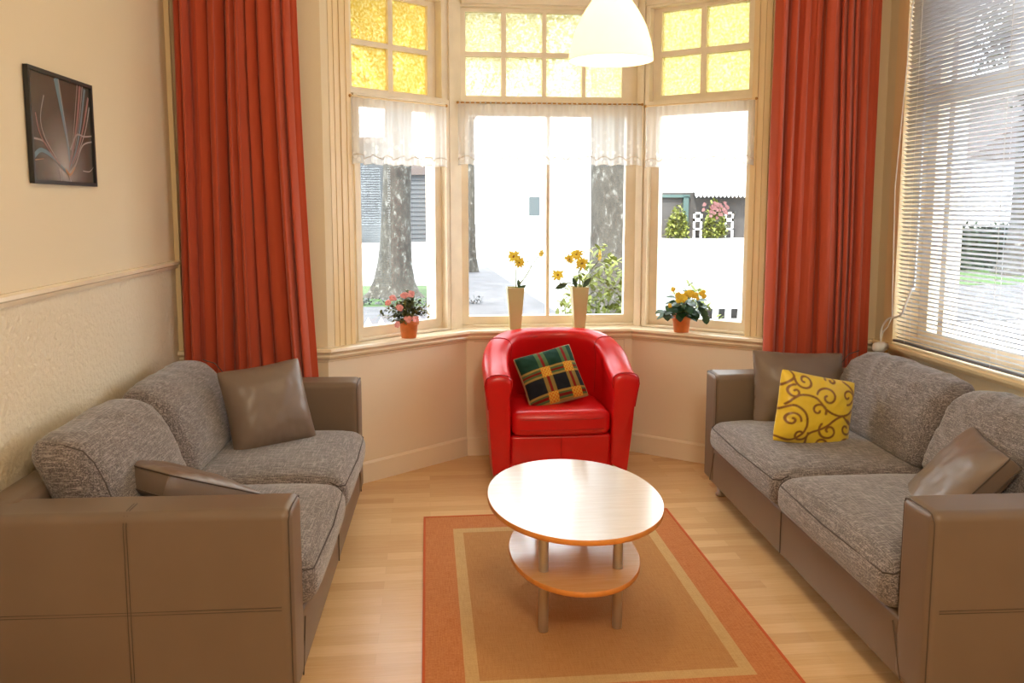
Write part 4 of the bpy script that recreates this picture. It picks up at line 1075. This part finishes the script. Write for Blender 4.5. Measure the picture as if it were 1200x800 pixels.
trunk((-.70, 18.2, ZG), 5, [(0, .62), (.12, .50), (.35, .41), (.7, .36), (1.2, .325), (2., .30), (3, .29), (4.2, .28)], .035, 'mottled grey tree with a flared foot on the grass, seen through the left bay window', (900, 4., 6.5, 1.6), seed=2)
trunk((2.80, 12.6, ZG), 5, [(0, .52), (.3, .42), (.8, .36), (1.5, .335), (2.5, .32), (4, .31)], -.02, 'thick mottled tree close behind the bush, seen through the middle bay window', (700, 4., 6.8, 1.4), seed=5)
trunk((1.30, 25, ZG), 5, [(0, .20), (.3, .15), (.8, .12), (2., .10), (4.5, .09)], .0, 'slender pale tree at the left edge of the middle bay window', (400, 3., 6.6, 1.2), seed=9)
trunk((16.9, 22.5, ZG), 5, [(0, .9), (.5, .62), (1.5, .55), (4.5, .5)], 0, 'dark tree seen through the slatted blind', (600, 4, 6.8, 1.5), seed=14)
def bush(loc, sx, sy, sz, n, mat, label, name='bush', seed=0, ls=.06, box=False, base=.1, twigs=True):
    root = tag(empty(name, loc), label, 'hedge' if name == 'hedge' else 'bush'); rnd = random.Random(seed); m = MB()
    for i in range(n):
        if box: p_ = Vector((rnd.uniform(-sx, sx), rnd.uniform(-sy, sy), rnd.uniform(base, sz)))
        else:
            u = rnd.uniform(-1, 1); p_ = Vector((u*sx, rnd.gauss(0, sy*.5), base+abs(rnd.random())**1.3*sz*(1-.65*abs(u)**1.6)))
        leaf(m, p_, (rnd.uniform(-1, 1), rnd.uniform(-1, 1), rnd.uniform(-.5, 1)), (0, 0, 1), ls*rnd.uniform(.7, 1.3), ls*.5)
    m.build('foliage', mat, root)
    if not twigs:
        root['category'] = 'leaves'; root['kind'] = 'stuff'; return root
    m = MB()
    for i in range(14):
        x = rnd.uniform(-sx, sx)*.7; m.tube([(x*.4, 0, 0), (x*.8, rnd.gauss(0, .1), sz*.4), (x, rnd.gauss(0, .1), sz*.75)], [.012, .008, .004], 6)
    m.build('branches', M['stem'], root); return root
bush((1.42, 6.9, ZG), .46, .30, 1.50, 3000, M['bushleaf'], 'yellow-green bush outside the middle bay window, in front of the thick tree', seed=3, ls=.075)
bush((2.20, 6.9, ZG), .31, .25, 1.16, 1900, M['bushleaf'], 'low yellow-green bush outside, behind the yellow begonia', seed=4, ls=.075)
bush((-.55, 16.7, ZG), 1.6, .12, .12, 700, M['clad'], 'strip of pale fallen leaves along the grass edge', name='leaf_strip', seed=6, ls=.07, box=True, base=.0, twigs=False)
# corrugated building and boarded shed
root = tag(empty('corrugated_building', (-6.0, 46, ZG)), 'grey corrugated metal building seen through the left bay window', 'building')
m = MB(); m.box(-9, 3.85, 0, 8, 0, 5.2); m.build('wall', M['corr'], root)
m = MB(); m.box(-9.2, 4.0, -.3, 8.2, 5.2, 5.5); m.build('roof', M['tiles'], root)
m = MB(); m.box(-9, 3.86, -.05, 0, 2.55, 2.62); m.build('ledge', M['clad'], root)
root = tag(empty('boarded_shed', (-.9, 47, ZG)), 'pale boarded shed beside the corrugated building, right of the flared tree', 'building')
m = MB(); m.box(-.9, 1.1, 0, 4, 0, 3.6); 
for i in range(14): m.box(-.9, 1.1, -.06, -.0, .2+i*.24, .30+i*.24)
m.build('boarding', M['clad'], root)
m = MB(); m.add([(-1.1, -.3, 3.6), (1.3, -.3, 3.6), (1.3, 4.2, 3.6), (-1.1, 4.2, 3.6), (.1, -.3, 4.9), (.1, 4.2, 4.9)], [(0, 1, 4), (2, 3, 5), (1, 2, 5, 4), (3, 0, 4, 5), (3, 2, 1, 0)]); m.build('roof', M['tiles'], root)
# white house with porch, awning, turquoise posts
root = tag(empty('white_house', (14, 50, ZG)), 'white house with turquoise door frame and scalloped awning beyond the right bay window', 'building')
m = MB(); m.box(-9, 12, 1.6, 9, 0, 7.5); m.build('wall', M['facade'], root)
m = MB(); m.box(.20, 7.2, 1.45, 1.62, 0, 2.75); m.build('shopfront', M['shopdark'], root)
m = MB(); m.box(.0, 2.0, 1.2, 1.44, 2.45, 2.62); m.box(1.62, 1.95, 1.2, 1.44, .0, 2.5); m.build('door_frame', M['turq'], root)
m = MB(); pts = []; nS = 20
for i in range(nS):
    x = 2.05+i*(7.-2.05)/nS; w = (7.-2.05)/nS
    m.add([(x, .4, 2.75), (x+w, .4, 2.75), (x+w, .4, 2.64), (x+w*.75, .4, 2.50), (x+w*.5, .4, 2.44), (x+w*.25, .4, 2.50), (x, .4, 2.64)], [(0, 1, 2, 3, 4, 5, 6)])
m.add([(2.05, .4, 2.75), (7., .4, 2.75), (7., 1.6, 3.6), (2.05, 1.6, 3.6)], [(0, 1, 2, 3)])
m.build('awning', M['outwhite'], root)
m = MB(); plate(m, Vector((-7.85, 1.55)), Vector((1, 0)), Vector((0, 1)), 0, .65, 1.35, 2.5, [], 0, .1); m.build('window', M['winout'], root)
for x in (2.05, 4.0):
    m = MB()
    for (a_, b_, c_, d_) in ((0, .55, 1.45, 1.55), (0, .55, 1.0, 1.2), (0, .12, 0, 1.55), (.43, .55, 0, 1.55), (0, .55, .5, .6)): m.box(x+a_*1., x+b_, .55, .62, c_, d_)
    m.build('garden_stand', M['outwhite'], root)
bush((17.3, 50.3, ZG), .65, .35, 2.2, 700, M['bushleaf'], 'leafy plant with pink flowers under the scalloped awning', seed=12, ls=.26)
r_ = [o for o in COL.objects if o.name.startswith('bush')][-1]
m = MB(); rnd = random.Random(3)
for i in range(40): petal_fan(m, (rnd.gauss(0, .4), -.4, 1.75+rnd.gauss(0, .22)), (rnd.gauss(0, .3), -1, .2), .12, 5, wid=.9, rnd=rnd)
m.build('blossoms', M['redflower'], r_)
bush((15.0, 50.3, ZG), .6, .35, 1.9, 500, M['bushleaf'], 'pale spiky plant beside the turquoise door frame', seed=13, ls=.3)
# white fences
root = tag(empty('picket_fence', (-.50, 7.0, ZG)), 'white pointed fence just outside the left bay window', 'fence')
m = MB()
for i in range(26):
    x = -1.4+i*.105; m.add([(x, 0, 0), (x+.095, 0, 0), (x+.095, 0, .90), (x+.0475, 0, 1.0), (x, 0, .90), (x, .02, 0), (x+.095, .02, 0), (x+.095, .02, .90), (x+.0475, .02, 1.0), (x, .02, .90)], [(0, 1, 2, 3, 4), (9, 8, 7, 6, 5), (0, 5, 6, 1), (1, 6, 7, 2), (2, 7, 8, 3), (3, 8, 9, 4), (4, 9, 5, 0)])
m.build('pickets', M['outwhite'], root)
m = MB(); m.box(-1.4, 1.32, .02, .05, .2, .28); m.box(-1.4, 1.32, .02, .05, .68, .76); m.build('rail', M['outwhite'], root)
root = tag(empty('white_railing', (3.25, 7.75, ZG)), 'white railing with square gaps outside, right of the begonia', 'fence')
m = MB(); plate(m, Vector((-.8, 0)), Vector((1, 0)), Vector((0, 1)), 0, 2.2, .2, 1.02, [(.03+i*.122, .03+i*.122+.077, .845, .945) for i in range(17)], 0, .04); m.build('panel', M['outwhite'], root)
m = MB(); m.box(-.8, 1.4, .1, .14, .75, 1.0); m.build('backing_board', M['shopdark'], root)
# seen through the blind
hd = bush((19.3, 24.6, ZG), 4.0, .45, 1.35, 7000, M['hedge'], 'dark hedge seen through the slatted blind', name='hedge', seed=21, ls=.16, box=True, base=.0)
m = MB(); m.rbox(-3.9, 3.9, -.36, .36, 0, 1.25, .1, 2, 2); m.build('hedge_core', M['hedge'], hd)
m = MB(); m.box(12.5, 26, 19.6, 24.1, ZG-.05, ZG+.01); struct(m.build('side_lawn', M['grass']))
m = MB(); m.box(8.9, 26, 13.4, 19.5, ZG-.05, ZG+.004); struct(m.build('side_pavement_shade', M['pave_shade']))  # shadowed ground painted as a darker slab
root = tag(empty('side_house', (24, 30, ZG)), 'neighbouring house behind the hedge, seen through the slatted blind', 'building')
m = MB(); m.box(-4, 6, 0, 10, 0, 3.6); m.build('wall', M['facade'], root)
m = MB(); m.add([(-4.5, -.5, 3.6), (6.5, -.5, 3.6), (6.5, 10.5, 3.6), (-4.5, 10.5, 3.6), (1, -.5, 7.5), (1, 10.5, 7.5)], [(0, 1, 4), (2, 3, 5), (1, 2, 5, 4), (3, 0, 4, 5), (3, 2, 1, 0)]); m.build('roof', M['tiles'], root)

# ------------------------------------------------------------------ light
w = bpy.data.worlds.new('sky'); S.world = w; w.use_nodes = True; nt = w.node_tree; nt.nodes.clear()
bg = nt.nodes.new('ShaderNodeBackground'); out = nt.nodes.new('ShaderNodeOutputWorld'); nt.links.new(bg.outputs[0], out.inputs[0])
bg.inputs[0].default_value = (.90, .95, 1.0, 1); bg.inputs[1].default_value = 9.0
sun = bpy.data.lights.new('sun', 'SUN'); sun.energy = 12; sun.angle = R(1.5); sun.color = (1, .95, .86)
o = bpy.data.objects.new('sun', sun); COL.objects.link(o); o.rotation_euler = (R(42), 0, R(-28))
def area(name, loc, target, size, e, col):
    l = bpy.data.lights.new(name, 'AREA'); l.shape = 'DISK'; l.size = size; l.energy = e; l.color = col
    o = bpy.data.objects.new(name, l); COL.objects.link(o); o.location = loc
    o.rotation_euler = (Vector(target)-Vector(loc)).to_track_quat('-Z', 'Y').to_euler(); return o
area('warm_fill_light', (.5, -.1, 2.6), (.5, 1.6, .6), .7, 42, (1, .85, .64))  # unseen warm fill added to brighten the room from the camera side

# ------------------------------------------------------------------ camera
F_PX = 1000.; P_ = math.atan(118/1000.); YW = math.atan(100*math.cos(P_)/1000.)
cam = bpy.data.cameras.new('camera'); co = bpy.data.objects.new('camera', cam); COL.objects.link(co)
cam.sensor_width = 36; cam.lens = 36*F_PX/1200; cam.shift_y = -40/1200; cam.clip_start = .05; cam.clip_end = 300
co.location = (0, 0, 1.4)
f = Vector((math.sin(YW)*math.cos(P_), math.cos(YW)*math.cos(P_), -math.sin(P_)))
co.rotation_euler = f.to_track_quat('-Z', 'Y').to_euler()
S.camera = co
S.view_settings.view_transform = 'Standard'; S.view_settings.look = 'None'; S.view_settings.exposure = 0.0; S.view_settings.gamma = 1
S.view_settings.use_curve_mapping = False
S.cycles.max_bounces = 10; S.cycles.diffuse_bounces = 5; S.cycles.transparent_max_bounces = 16; S.cycles.sample_clamp_indirect = 6
